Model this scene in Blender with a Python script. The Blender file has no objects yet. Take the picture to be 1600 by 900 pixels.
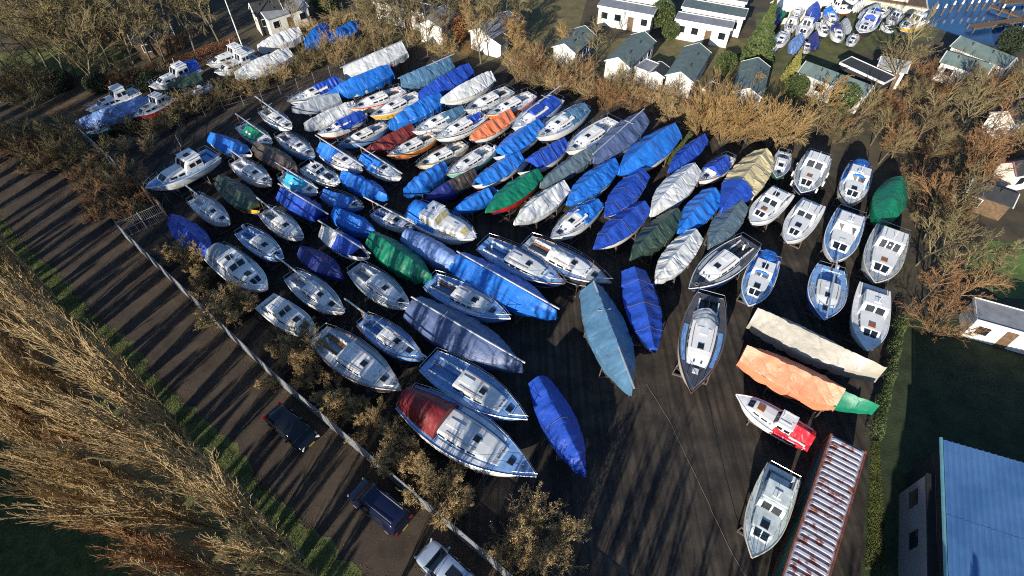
import bpy, math, random
import numpy as np
from mathutils import Vector, noise
R = math.radians
scene = bpy.context.scene
col = scene.collection
# ---------------------------------------------------------------- camera, sky, sun, exposure
CAM_H, PITCH, FPX = 40.0, R(49.7), 889.0
cam_data = bpy.data.cameras.new('camera'); cam = bpy.data.objects.new('camera', cam_data); col.objects.link(cam)
cam.location = (0, 0, CAM_H); cam.rotation_euler = (math.pi/2 - PITCH, 0, 0)
cam_data.sensor_width = 36; cam_data.lens = 36*FPX/1600; cam_data.clip_end = 3000; cam_data.clip_start = 0.5
scene.camera = cam
scene.cycles.filter_width = 1.1; scene.cycles.use_denoising = False
SUN_EL, SHADOW_AZ = R(19.5), R(27.5)          # shadows fall 33 degrees to the east of the view direction
world = bpy.data.worlds.new('World'); scene.world = world; world.use_nodes = True
wn = world.node_tree.nodes; wl = world.node_tree.links
sky = wn.new('ShaderNodeTexSky'); sky.sky_type = 'NISHITA'; sky.sun_disc = False
sky.sun_elevation = SUN_EL; sky.sun_rotation = SHADOW_AZ + math.pi
sky.air_density = 1.0; sky.dust_density = 0.6; sky.ozone_density = 5.0
bg = wn['Background']; bg.inputs['Strength'].default_value = 0.10; wl.new(sky.outputs[0], bg.inputs[0])
sd = bpy.data.lights.new('sun', 'SUN'); sd.energy = 5.0; sd.angle = R(0.5); sd.color = (1.0, .92, .79)
so = bpy.data.objects.new('sun', sd); col.objects.link(so)
sdir = Vector((math.sin(SHADOW_AZ)*math.cos(SUN_EL), math.cos(SHADOW_AZ)*math.cos(SUN_EL), -math.sin(SUN_EL)))
so.rotation_euler = sdir.to_track_quat('-Z', 'Y').to_euler(); so.location = (-30, -45, 50)
vs = scene.view_settings; vs.view_transform = 'Standard'; vs.look = 'None'; vs.gamma = 1; vs.exposure = 0.68; vs.use_curve_mapping = False

# ---------------------------------------------------------------- survey helper: picture point + height above ground -> place
def at(px, py, z=0.0):
    x = (px-800)/FPX; y = -(py-450)/FPX
    r = (x, math.cos(PITCH)+math.sin(PITCH)*y, -math.sin(PITCH)+math.cos(PITCH)*y)
    t = (z-CAM_H)/r[2]
    return Vector((r[0]*t, r[1]*t, z))

# ---------------------------------------------------------------- materials
MATS = {}
def mat(name, c, rough=.6, var=.15, scale=3., bump=0., bscale=20., metal=0., c2=None, spec=.5, coords='Object', stretch=None, contrast=(.35,.65), sheen=0):
    m = bpy.data.materials.new(name); m.use_nodes = True; MATS[name] = m
    n = m.node_tree.nodes; l = m.node_tree.links; p = n['Principled BSDF']
    p.inputs['Roughness'].default_value = rough; p.inputs['Metallic'].default_value = metal
    p.inputs['Specular IOR Level'].default_value = spec
    tc = n.new('ShaderNodeTexCoord'); out = tc.outputs['Object']
    if coords == 'World':
        g = n.new('ShaderNodeNewGeometry'); out = g.outputs['Position']
    if stretch:
        mp = n.new('ShaderNodeMapping'); mp.inputs['Scale'].default_value = stretch[:3]
        if len(stretch) > 3: mp.inputs['Rotation'].default_value = (0, 0, stretch[3])
        l.new(out, mp.inputs[0]); out = mp.outputs[0]
    nz = n.new('ShaderNodeTexNoise'); nz.inputs['Scale'].default_value = scale; nz.inputs['Detail'].default_value = 6; nz.inputs['Roughness'].default_value = .62
    l.new(out, nz.inputs['Vector'])
    rp = n.new('ShaderNodeValToRGB'); rp.color_ramp.elements[0].position = contrast[0]; rp.color_ramp.elements[1].position = contrast[1]
    a = tuple(max(0, v*(1-var)) for v in c) if c2 is None else c
    b = tuple(min(1, v*(1+var)) for v in c) if c2 is None else c2
    rp.color_ramp.elements[0].color = (*a, 1); rp.color_ramp.elements[1].color = (*b, 1)
    l.new(nz.outputs['Fac'], rp.inputs[0]); l.new(rp.outputs[0], p.inputs['Base Color'])
    if bump:
        nb = n.new('ShaderNodeTexNoise'); nb.inputs['Scale'].default_value = bscale; nb.inputs['Detail'].default_value = 4
        l.new(out, nb.inputs['Vector'])
        bp = n.new('ShaderNodeBump'); bp.inputs['Strength'].default_value = bump; bp.inputs['Distance'].default_value = .05
        l.new(nb.outputs['Fac'], bp.inputs['Height']); l.new(bp.outputs[0], p.inputs['Normal'])
    return m
TARPS = dict(royal=(.010,.058,.38), bright=(.012,.15,.56), navy=(.015,.025,.17), teal=(.07,.165,.27), green=(.0,.17,.09), dkgreen=(.028,.055,.038),
    twhite=(.60,.61,.60), tgrey=(.27,.30,.34), greyblue=(.075,.11,.22), cream=(.55,.46,.26), orange=(.72,.19,.08), salmon=(.78,.22,.115), darkred=(.17,.02,.017),
    brown=(.06,.042,.034), turq=(.03,.36,.58), slate=(.10,.15,.18), red=(.55,.012,.03), silverblue=(.16,.26,.52), bleached=(.35,.325,.27), burgundy=(.16,.008,.01))
for k, c in TARPS.items(): mat('tarp_'+k, tuple(v*.78 for v in c), .46, .2, .8, .4, 6, c2=tuple(min(1, v*1.12+.012) for v in c), spec=.45, contrast=(.3,.72))
HULLS = dict(white=(.74,.74,.72), cream=(.66,.60,.45), offwhite=(.6,.62,.62), grey=(.36,.39,.42), dark=(.03,.035,.05), navyhull=(.015,.03,.11), red=(.5,.02,.02),
    orange=(.72,.2,.03), yellow=(.68,.42,.06), mint=(.16,.55,.46), bluehull=(.03,.12,.42), greenhull=(.03,.13,.09), lightblue=(.17,.34,.62))
for k, c in HULLS.items(): mat('gel_'+k, tuple(v*.86 for v in c), .24, .05, 1.1, c2=c, contrast=(.3,.55))
DECKS = dict(dwhite=(.66,.67,.67), dgrey=(.38,.41,.44), dblue_shade=(.17,.32,.58), dcream=(.55,.52,.42), teak=(.20,.13,.08), dgreen=(.56,.62,.60), ddark=(.07,.07,.08))  # the blue also stands in for the sky tint on decks in shade
for k, c in DECKS.items(): mat('deck_'+k, c, .55, .2, 1.8, .1, 60)
mat('antifoul_red', (.16,.03,.025), .7, .2); mat('antifoul_blue', (.02,.04,.10), .7, .2); mat('antifoul_black', (.02,.02,.022), .7, .2)
mat('smoked_glass', (.012,.016,.022), .07, .1); mat('pane_glass', (.09,.11,.13), .06, .2); mat('amber_glass', (.55,.44,.2), .12, .2)
mat('steel', (.62,.63,.65), .25, .1, metal=1.0); mat('alloy', (.66,.67,.68), .38, .1, metal=.6); mat('white_paint', (.72,.72,.7), .4, .08)
mat('varnish', (.25,.10,.03), .3, .25, 4, stretch=(1,8,8)); mat('cast_iron', (.05,.035,.03), .8, .3)
mat('cradle_steel', (.10,.08,.07), .7, .35); mat('galvanised', (.45,.47,.49), .45, .2, 6, metal=.5); mat('rope', (.2,.18,.15), .9); mat('black_rubber', (.012,.012,.013), .6)
# ---------------------------------------------------------------- mesh helpers
class MB:
    def __init__(s): s.v = []; s.f = []; s.m = []
    def add(s, v, f, mi=0):
        k = len(s.v); s.v += [tuple(p) for p in v]; s.f += [tuple(i+k for i in q) for q in f]; s.m += [mi]*len(f)
    def box(s, c, d, rz=0, mi=0, top=1.0, ry=0):
        cx, cy, cz = c; hx, hy, hz = d[0]/2, d[1]/2, d[2]/2; ca, sa = math.cos(rz), math.sin(rz); out = []
        for z, k in ((-hz, 1), (hz, top)):
            for x, y in ((-hx,-hy), (hx,-hy), (hx,hy), (-hx,hy)):
                X, Y, Z = x*k, y*k, z
                if ry: X, Z = X*math.cos(ry)+Z*math.sin(ry), -X*math.sin(ry)+Z*math.cos(ry)
                out.append((cx+X*ca-Y*sa, cy+X*sa+Y*ca, cz+Z))
        s.add(out, [(3,2,1,0), (4,5,6,7), (0,1,5,4), (1,2,6,5), (2,3,7,6), (3,0,4,7)], mi)
    def tube(s, pts, r, n=4, mi=0, closed=False, r1=None):
        pts = [Vector(p) for p in pts]; N = len(pts); rings = []
        for i, p in enumerate(pts):
            a = pts[max(i-1,0)] if not closed else pts[i-1]; b = pts[min(i+1,N-1)] if not closed else pts[(i+1) % N]
            d = (b-a); d = d.normalized() if d.length > 1e-6 else Vector((0,0,1))
            u = d.cross(Vector((0,0,1)));  u = u.normalized() if u.length > .05 else Vector((1,0,0)); w = d.cross(u)
            rr = r if r1 is None else r+(r1-r)*i/(N-1)
            rings.append([p+(u*math.cos(2*math.pi*k/n)+w*math.sin(2*math.pi*k/n))*rr for k in range(n)])
        s.loft(rings, mi, closed, cap=not closed)
    def loft(s, rings, mi=0, closed=False, cap=True, ring_closed=True):
        n = len(rings[0]); v = [p for r in rings for p in r]; f = []; N = len(rings)
        for i in range(N if closed else N-1):
            j = (i+1) % N
            for k in range(n if ring_closed else n-1):
                kk = (k+1) % n; f.append((i*n+k, j*n+k, j*n+kk, i*n+kk))
        if cap and not closed and ring_closed: f.append(tuple(range(n))); f.append(tuple((N-1)*n+k for k in reversed(range(n))))
        s.add(v, f, mi)
    def cyl(s, c, r, h, n=10, mi=0, axis='z', r1=None):
        r1 = r if r1 is None else r1; rings = []
        for z, rr in ((0, r), (h, r1)):
            q = []
            for k in range(n):
                a, b = math.cos(2*math.pi*k/n)*rr, math.sin(2*math.pi*k/n)*rr
                o = {'z': (a, b, z), 'y': (a, z, b), 'x': (z, a, b)}[axis]; q.append((c[0]+o[0], c[1]+o[1], c[2]+o[2]))
            rings.append(q)
        s.loft(rings, mi)
    def build(s, name, mats, parent=None, smooth=False, loc=None, rz=0):
        me = bpy.data.meshes.new(name); me.from_pydata(s.v, [], s.f)
        if not isinstance(mats, (list, tuple)): mats = [mats]
        for q in mats: me.materials.append(MATS[q])
        if len(mats) > 1: me.polygons.foreach_set('material_index', s.m)
        if smooth: me.polygons.foreach_set('use_smooth', [True]*len(s.f))
        me.update(); return link(name, me, parent, loc, rz)
def link(name, me, parent=None, loc=None, rz=0):
    o = bpy.data.objects.new(name, me); col.objects.link(o)
    if parent: o.parent = parent
    if loc is not None: o.location = loc
    if rz: o.rotation_euler = (0, 0, rz)
    return o
def tag(o, label=None, cat=None, group=None, kind=None):
    for k, v in (('label', label), ('category', cat), ('group', group), ('kind', kind)):
        if v: o[k] = v
    return o
def empty(name, loc, rz=0, label=None, cat=None, group=None):
    o = bpy.data.objects.new(name, None); col.objects.link(o); o.location = loc; o.rotation_euler = (0,0,rz); o.empty_display_size = .3
    return tag(o, label, cat, group)
def copy_tree(o, parent=None):
    c = o.copy(); col.objects.link(c); c.parent = parent
    for ch in list(o.children): copy_tree(ch, c)
    return c
def interp(x, tab):
    for (a, va), (b, vb) in zip(tab, tab[1:]):
        if x <= b: return va+(vb-va)*max(0, (x-a))/(b-a)
    return tab[-1][1]
def sheet(name, pts, z, material, label=None, kind='structure', n=None):
    m = MB(); m.add([(p[0], p[1], z) for p in pts], [tuple(range(len(pts)))])
    if Vector((0,0,1)).dot((Vector((*m.v[1][:2],0))-Vector((*m.v[0][:2],0))).cross(Vector((*m.v[2][:2],0))-Vector((*m.v[1][:2],0)))) < 0: m.f = [tuple(reversed(q)) for q in m.f]
    o = m.build(name, material); o['kind'] = kind
    if label: o['label'] = label
    return o
# ---------------------------------------------------------------- ground, road, yard, water
mat('soil', (.035,.03,.02), .95, .4, .35, .6, 6, c2=(.085,.065,.035), coords='World')
mat('asphalt_road', (.034,.024,.016), .92, .3, .5, .5, 30, c2=(.07,.05,.034), coords='World')
mat('verge_grass', (.045,.06,.014), .9, .3, .8, .9, 9, c2=(.13,.15,.04), coords='World')
mat('lawn', (.04,.085,.015), .9, .3, .5, .6, 9, c2=(.11,.17,.035), coords='World')
mat('meadow_grass', (.02,.042,.01), .95, .3, 1.3, 1.0, 5, c2=(.065,.10,.03), coords='World'); mat('dry_grass', (.09,.085,.03), .9, .3, .7, .7, 9, c2=(.17,.13,.055), coords='World')
mat('leaf_litter', (.07,.04,.02), .95, .3, 1.2, .7, 12, c2=(.15,.085,.04), coords='World')
mat('water_blue', (.014,.06,.15), .12, .3, .3, .35, 1.2, coords='World')
def yard_material():
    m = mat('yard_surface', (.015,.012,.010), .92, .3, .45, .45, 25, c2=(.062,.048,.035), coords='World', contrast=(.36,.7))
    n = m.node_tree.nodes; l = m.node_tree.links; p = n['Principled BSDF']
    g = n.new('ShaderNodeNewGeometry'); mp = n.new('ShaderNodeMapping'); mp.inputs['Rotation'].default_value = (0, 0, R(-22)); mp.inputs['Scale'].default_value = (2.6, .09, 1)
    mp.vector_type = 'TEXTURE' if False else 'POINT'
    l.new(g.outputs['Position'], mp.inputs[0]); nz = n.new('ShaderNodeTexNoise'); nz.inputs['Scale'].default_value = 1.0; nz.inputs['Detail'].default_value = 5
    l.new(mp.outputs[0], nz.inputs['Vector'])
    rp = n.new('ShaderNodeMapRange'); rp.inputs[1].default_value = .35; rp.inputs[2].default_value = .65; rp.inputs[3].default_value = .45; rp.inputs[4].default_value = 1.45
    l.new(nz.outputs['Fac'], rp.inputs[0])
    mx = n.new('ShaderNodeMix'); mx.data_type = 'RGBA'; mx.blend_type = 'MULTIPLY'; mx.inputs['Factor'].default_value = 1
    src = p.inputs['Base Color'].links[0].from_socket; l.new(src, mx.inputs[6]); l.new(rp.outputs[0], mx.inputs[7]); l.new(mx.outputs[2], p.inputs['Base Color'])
yard_material()
sheet('ground', [(-900,-700), (900,-700), (900,1100), (-900,1100)], -.02, 'soil')
rA, rB = at(137,516), at(450,840)                       # line of the tree row on the verge
rd = (rB-rA).normalized(); rn = Vector((rd.y, -rd.x, 0)); rn = rn if rn.x > 0 else -rn     # rn: from the trees across the road towards the yard
def along(s, o): return rA + rd*s + rn*o
fA, fB = at(198,372), at(770,885)
road_w = (fA-rA).dot(rn)
sheet('road', [along(-60,1.2), along(75,1.2), along(75,road_w+.6), along(-60,road_w+.6)], -.012, 'asphalt_road')
vr = random.Random(5)
sheet('grass_verge', [along(-60,-3.0), along(75,-3.0)]+[along(75-.45*i, 1.35+.3*vr.gauss(0,.6)+.3*math.sin(i*.21)) for i in range(300)], -.004, 'verge_grass')
sheet('thicket_floor', [along(-60,-7.5), along(75,-7.5), along(75,-2.9), along(-60,-2.9)], 0.0, 'dry_grass')
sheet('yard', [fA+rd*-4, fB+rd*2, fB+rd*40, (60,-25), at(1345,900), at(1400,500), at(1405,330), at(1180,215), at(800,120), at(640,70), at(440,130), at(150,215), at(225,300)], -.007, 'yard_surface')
mat('lawn_shade_tone', (.010,.018,.005), .95, .3, .6, .9, 7, c2=(.034,.05,.016), coords='World')  # darker than real grass: the hall's shade is put into the colour
sheet('shaded_lawn', [at(1345,905), at(1358,690), at(1400,510), at(1425,495), at(1520,500), at(1640,540), (60,5), (40,0)], -.005, 'lawn_shade_tone')
sheet('garden_lawn', [at(1500,420), at(1545,375), at(1640,385), at(1640,470), at(1560,465)], -.003, 'lawn')
sheet('park_lawn', [at(-140,215), at(-60,90), at(60,75), at(210,65), at(205,90), at(120,120), at(70,125), at(0,150)], -.006, 'verge_grass')
mat('marina_grass', (.05,.06,.02), .9, .3, .5, .6, 9, c2=(.12,.13,.05), coords='World')
sheet('marina_lawn', [at(1185,100), at(1180,20), at(1300,10), at(1480,30), at(1460,60), at(1330,85), at(1290,110), at(1215,115)], -.006, 'marina_grass')
sheet('meadow', [along(-30,-5.5), along(40,-5.5), along(40,-45), along(-30,-45)], -.008, 'meadow_grass')
sheet('gardens', [at(540,40), at(640,70), at(830,108), at(900,60), at(925,-30), at(600,-60)], -.010, 'dry_grass')
sheet('chalet_lawn', [at(1040,50), at(1150,65), at(1150,95), at(1030,80)], -.005, 'dry_grass')
sheet('chalet_verge', [at(820,110), at(830,60), at(1230,60), at(1240,180), at(1100,190), at(960,130)], -.009, 'dry_grass')
sheet('park_path', [at(60,165), at(175,145), at(370,78), at(370,95), at(200,160), at(130,215), at(110,215)], -.003, 'leaf_litter')
water_pts = [at(1412,14), at(1449,38), at(1480,50), at(1545,70), at(1625,84), (150,62), (420,120), (420,700), (60,700), at(1440,-60)]
sheet('water', water_pts, -.005, 'water_blue')
# ---------------------------------------------------------------- boats
def half_beam(t, tr, tm, p): return (1-(1-tr)*((tm-t)/tm)**2) if t < tm else (1-((t-tm)/(1-tm))**p)
class Hull:
    def __init__(s, L, beam, zd, tr, tm, p, rise):
        s.L, s.B, s.zd, s.tr, s.tm, s.p, s.rise = L, beam, zd, tr, tm, p, rise
        s.D = min(zd-.12, .15*L+.25)
    def x(s, t): return (t-.5)*s.L
    def b(s, t): return max(.02, s.B/2*half_beam(min(max(t,0),1), s.tr, s.tm, s.p))
    def z(s, t): return s.zd + s.rise*max(0, t-.25)**2*1.5 + .1*max(0, .25-t)
def build_hull(h, root, hull, bottom, stripe, boot):
    m = MB(); rows = [(0,1.0), (.1,.995), (.34,.97), (.54,.9), (.61,.86), (.83,.5), (1,.02)]
    T = [i/20 for i in range(21)]; rings = []
    for t in T:
        z0 = h.z(t); q = []; dd = h.D*(1-.35*max(0, t-.7)/.3)+(z0-h.zd); dd *= (1-.22*max(0, .2-t)/.2)
        for d, w in rows:
            rk = .13*h.L*d*max(0, (t-.6)/.4)**2 - .05*h.L*d*max(0, (.15-t)/.15)
            q.append((h.x(t)-rk, h.b(t)*(w if t < .95 else w**2), z0-dd*d))
        rings.append(q)
    n = len(rows); mi = [1, 0, 0, 3, 2, 2]
    for side in (1, -1):
        k = len(m.v); m.v += [(x, y*side, z) for r in rings for (x, y, z) in r]
        for i in range(len(T)-1):
            for j in range(n-1):
                f = (k+i*n+j, k+i*n+j+1, k+(i+1)*n+j+1, k+(i+1)*n+j); m.f.append(f if side > 0 else tuple(reversed(f))); m.m.append(mi[j])
    m.add([(x, y, z) for x, y, z in rings[0]]+[(x, -y, z) for x, y, z in rings[0]], [(j, n+j, n+j+1, j+1) for j in range(n-1)], 0)
    return m.build('hull', ['gel_'+hull, 'gel_'+(stripe or hull), bottom, 'gel_'+(boot or stripe or 'dark')], root, True)
def build_deck(h, root, deck, well):
    m = MB(); c0, c1, cw, cd = well
    T = sorted(set([i/16 for i in range(17)]+[c0, c1])); st = []
    for t in T:
        if t == c0: st += [(t, 0), (t, 1)]
        elif t == c1: st += [(t, 1), (t, 0)]
        else: st.append((t, 1 if c0 < t < c1 else 0))
    rings = []
    for t, w in st:
        z = h.z(t)-.025; b = h.b(t); k = min(cw, b*.85); cam_ = .05*min(1, b)
        half = [(b-.01, z), (k, z+cam_*.5), (k, z+cam_*.5-cd*w), (k*.98, z+cam_*.5-cd*w), (0, z+cam_-cd*w)]
        rings.append([(h.x(t), y, zz) for y, zz in half]+[(h.x(t), -y, zz) for y, zz in reversed(half[:-1])])
    m.loft(rings, 0, cap=False, ring_closed=False); m.f = [tuple(reversed(f)) for f in m.f]
    return m.build('deck', 'deck_'+deck, root)
def strip_rail(h, root, name, material, off, r, t0=0, t1=1, dy=0, n=4):
    m = MB(); T = [t0+(t1-t0)*i/18 for i in range(19)]
    m.tube([(h.x(t), h.b(t)-dy, h.z(t)+off) for t in T]+[(h.x(t), -h.b(t)+dy, h.z(t)+off) for t in reversed(T)], r, n)
    return m.build(name, material, root)
def cabin(h, root, c0, c1, wf, hh, material, front=.3, wins=3, glass='smoked_glass', taper=.45, panes_front=0, name='cabin', win_h=(.35,.8)):
    m = MB(); rings = []; N = 12
    def prof(t):
        u = (t-c0)/(c1-c0); k = 1-taper*u
        if u > 1-front: k *= max(.06, 1-((u-(1-front))/front)**1.3)
        w = min(h.b(t)*wf, h.B/2*wf); return w, hh*k, h.z(t)+.0
    def ring(t):
        w, k, z = prof(t); half = [(w, -.05), (w*.93, k*.86), (w*.78, k), (0, k*1.1)]
        return [(h.x(t), y, z+q) for y, q in half]+[(h.x(t), -y, z+q) for y, q in reversed(half[:-1])]
    T = [c0+(c1-c0)*i/N for i in range(N+1)]
    m.loft([ring(t) for t in T], 0)
    cb = m.build(name, material, root)
    c_end = c1-(c1-c0)*front
    for s in (1, -1):
        for i in range(wins):
            a = c0+(c_end-c0)*(i+.12)/wins; b = c0+(c_end-c0)*(i+.86)/wins; w = MB(); q = []
            for o in (.004, .022):
                for t in (a, (a+b)/2, b):
                    ww, k, z = prof(t)
                    for f in win_h: q.append((h.x(t), s*(ww*(1-.07*f/.86)+o), z-.05+(k*.86+.05)*f))
            w.add(q, [(0,2,8,6), (2,4,10,8), (1,7,9,3), (3,9,11,5), (6,8,9,7), (8,10,11,9), (0,6,7,1), (4,5,11,10)]); w.build('window', glass, cb)
    if panes_front:
        ta, tb = c_end+(c1-c_end)*.12, c_end+(c1-c_end)*.8
        for i in range(panes_front):
            u0, u1 = -.8+1.6*(i+.08)/panes_front, -.8+1.6*(i+.92)/panes_front; w = MB(); q = []
            for o in (.012, .03):
                for t in (ta, tb):
                    ww, k, z = prof(t)
                    for u in (u0, u1): q.append((h.x(t)+o, u*ww*.9, z+k*(1.06-.08*abs(u))+o))
            w.add(q, [(4,6,7,5), (0,4,5,1), (2,3,7,6), (0,2,6,4), (1,5,7,3)]); w.build('windscreen_pane', glass, cb)
    return cb, prof
def tarp(h, root, colour, t0=-.015, t1=1.005, hr=.9, drop=.55, ribs=6, sag=.1, rnd=.0, seed=0, name='cover', wf=1.0, ridge=None, base=0.0, wr=None, ropes=None):
    if wr is None: wr = .35+.5*((seed*37) % 11)/10
    sag *= .4+.9*((seed*53) % 13)/12
    ridge = ridge or [(0,.78), (.15,1), (.6,.95), (.85,.62), (1,.3)]
    m = MB(); rings = []; N = max(16, int(58*(t1-t0))); NV = 15; off = seed*7.31
    def ring(t, dx=0, low=0):
        b = h.b(t)*wf+.06; zs = h.z(t)+.03+base; zr = zs+hr*interp(t, ridge); u = ((t-t0)/(t1-t0)*ribs) % 1; s = sag*1.5*(1-abs(2*u-1)**1.4); out = []
        hem = drop*(1+.35*noise.noise((t*9+off, 3.1, seed))+.25*abs(math.sin(t*ribs*math.pi)))
        for k in range(-NV, NV+1):
            v = abs(k)/NV; sg = 1 if k >= 0 else -1
            if v <= .67:
                a = v/.67; za = (1-a**(1.05+rnd)); y = b*a; z = zs+(zr-zs)*za-s*math.sin(math.pi*min(1, a*.9+.05))
            else:
                a = (v-.67)/.33; y = b+.02-.1*a*b; z = zs-hem*a
            x = h.x(t)+dx; nv = noise.noise((x*.9+off, y*sg*.9, seed)); n2 = noise.noise((x*2.6+off, y*sg*2.6+5, z*2))
            r1 = abs(noise.noise((x*1.5+off, y*sg*.55, seed+2.5))); r2 = abs(noise.noise((x*.8+y*sg*1.1+off, y*sg*.5-x*.3, seed+9.5)))
            d = .09*nv+.045*n2-wr*(.12*math.exp(-r1*13)+.11*math.exp(-r2*13))
            if low: z = min(z, zs-hem*.9+(z-zs+hem)*(.12 if low == 1 else .5))
            y2 = y*sg*(1+.0*d)
            out.append((x, y2+(d*.45*sg if v > .6 else d*.3), z+d*(.9 if v < .67 else .25)))
        return out
    rings.append(ring(t0, -.05, 1)); rings.append(ring(t0, -.03, 2))
    for i in range(N+1): rings.append(ring(t0+(t1-t0)*i/N))
    rings.append(ring(t1, .04, 2)); rings.append(ring(t1, .07, 1))
    m.loft(rings, 0, cap=False, ring_closed=False); m.f = [tuple(reversed(f)) for f in m.f]
    cv = m.build(name, 'tarp_'+colour, root)
    if ropes is None: ropes = (seed*7 % 4) if name == 'cover' and t1-t0 > .6 else 0
    for i in range(ropes):
        k = 2+int((i+.7)*N/(ropes+.4)); q = MB(); q.tube([(x, y*1.012+(.012 if y > 0 else -.012), z+.02) for x, y, z in rings[k]], .010, 3); q.build('lashing', 'rope', cv)
    return cv
def rails(h, root, t0=0.02, t1=.98, n=6, hgt=.55, pulpit=True, pushpit=True):
    m = MB()
    for s in (1, -1):
        T = [.1+.78*i/(n-1) for i in range(n)]
        for t in T: m.tube([(h.x(t), s*(h.b(t)-.06), h.z(t)), (h.x(t), s*(h.b(t)-.06), h.z(t)+hgt)], .016, 3)
        for z in (hgt, hgt*.55): m.tube([(h.x(t), s*(h.b(t)-.06), h.z(t)+z) for t in T], .009, 3)
    m.build('guard_rail', 'steel', root)
    if pulpit:
        m = MB(); T = [.87, .93, .985]
        m.tube([(h.x(t), h.b(t)-.04, h.z(t)+hgt) for t in T]+[(h.x(1.01), 0, h.z(1)+hgt+.03)]+[(h.x(t), -h.b(t)+.04, h.z(t)+hgt) for t in reversed(T)], .018, 4)
        for s in (1, -1):
            for t in (.88, .97): m.tube([(h.x(t)-.05, s*(h.b(t)-.04), h.z(t)), (h.x(t), s*(h.b(t)-.04), h.z(t)+hgt)], .017, 4)
        m.build('pulpit', 'steel', root)
    if pushpit:
        m = MB()
        m.tube([(h.x(.12), h.b(.12)-.05, h.z(.12)+hgt), (h.x(.01), h.b(0)-.05, h.z(0)+hgt), (h.x(.01), -h.b(0)+.05, h.z(0)+hgt), (h.x(.12), -h.b(.12)+.05, h.z(.12)+hgt)], .018, 4)
        for s in (1, -1):
            for t in (.12, .015): m.tube([(h.x(t), s*(h.b(t)-.05), h.z(t)), (h.x(t), s*(h.b(t)-.05), h.z(t)+hgt)], .022, 4)
        m.build('pushpit', 'steel', root)
def cradle(h, loc, rz, label):
    m = MB(); w = h.B*.36
    for x in (-.22*h.L, .2*h.L):
        m.box((x, 0, .1), (.14, h.B*.8, .14))
        for s in (1, -1):
            top = h.zd-h.D*.55
            m.tube([(x, s*h.B*.39, .16), (x, s*h.B*.36, max(.3, top))], .05, 4); m.box((x, s*h.B*.355, max(.34, top)), (.3, .08, .22))
            m.tube([(x, s*h.B*.1, .16), (x, s*h.B*.375, max(.25, top*.75))], .03, 4)
    for s in (1, -1): m.box((-.01*h.L, s*w*.55, .1), (.42*h.L, .12, .12))
    o = m.build('boat_cradle', 'cradle_steel', None, loc=loc, rz=rz); tag(o, label, 'cradle', 'cradles under the laid-up boats')
bcount = [0]
def place(bow, stern, zd):
    A, B = at(*bow, zd), at(*stern, zd); c = (A+B)/2; d = A-B
    return Vector((c.x, c.y, 0)), d.length, math.atan2(d.y, d.x)
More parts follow.
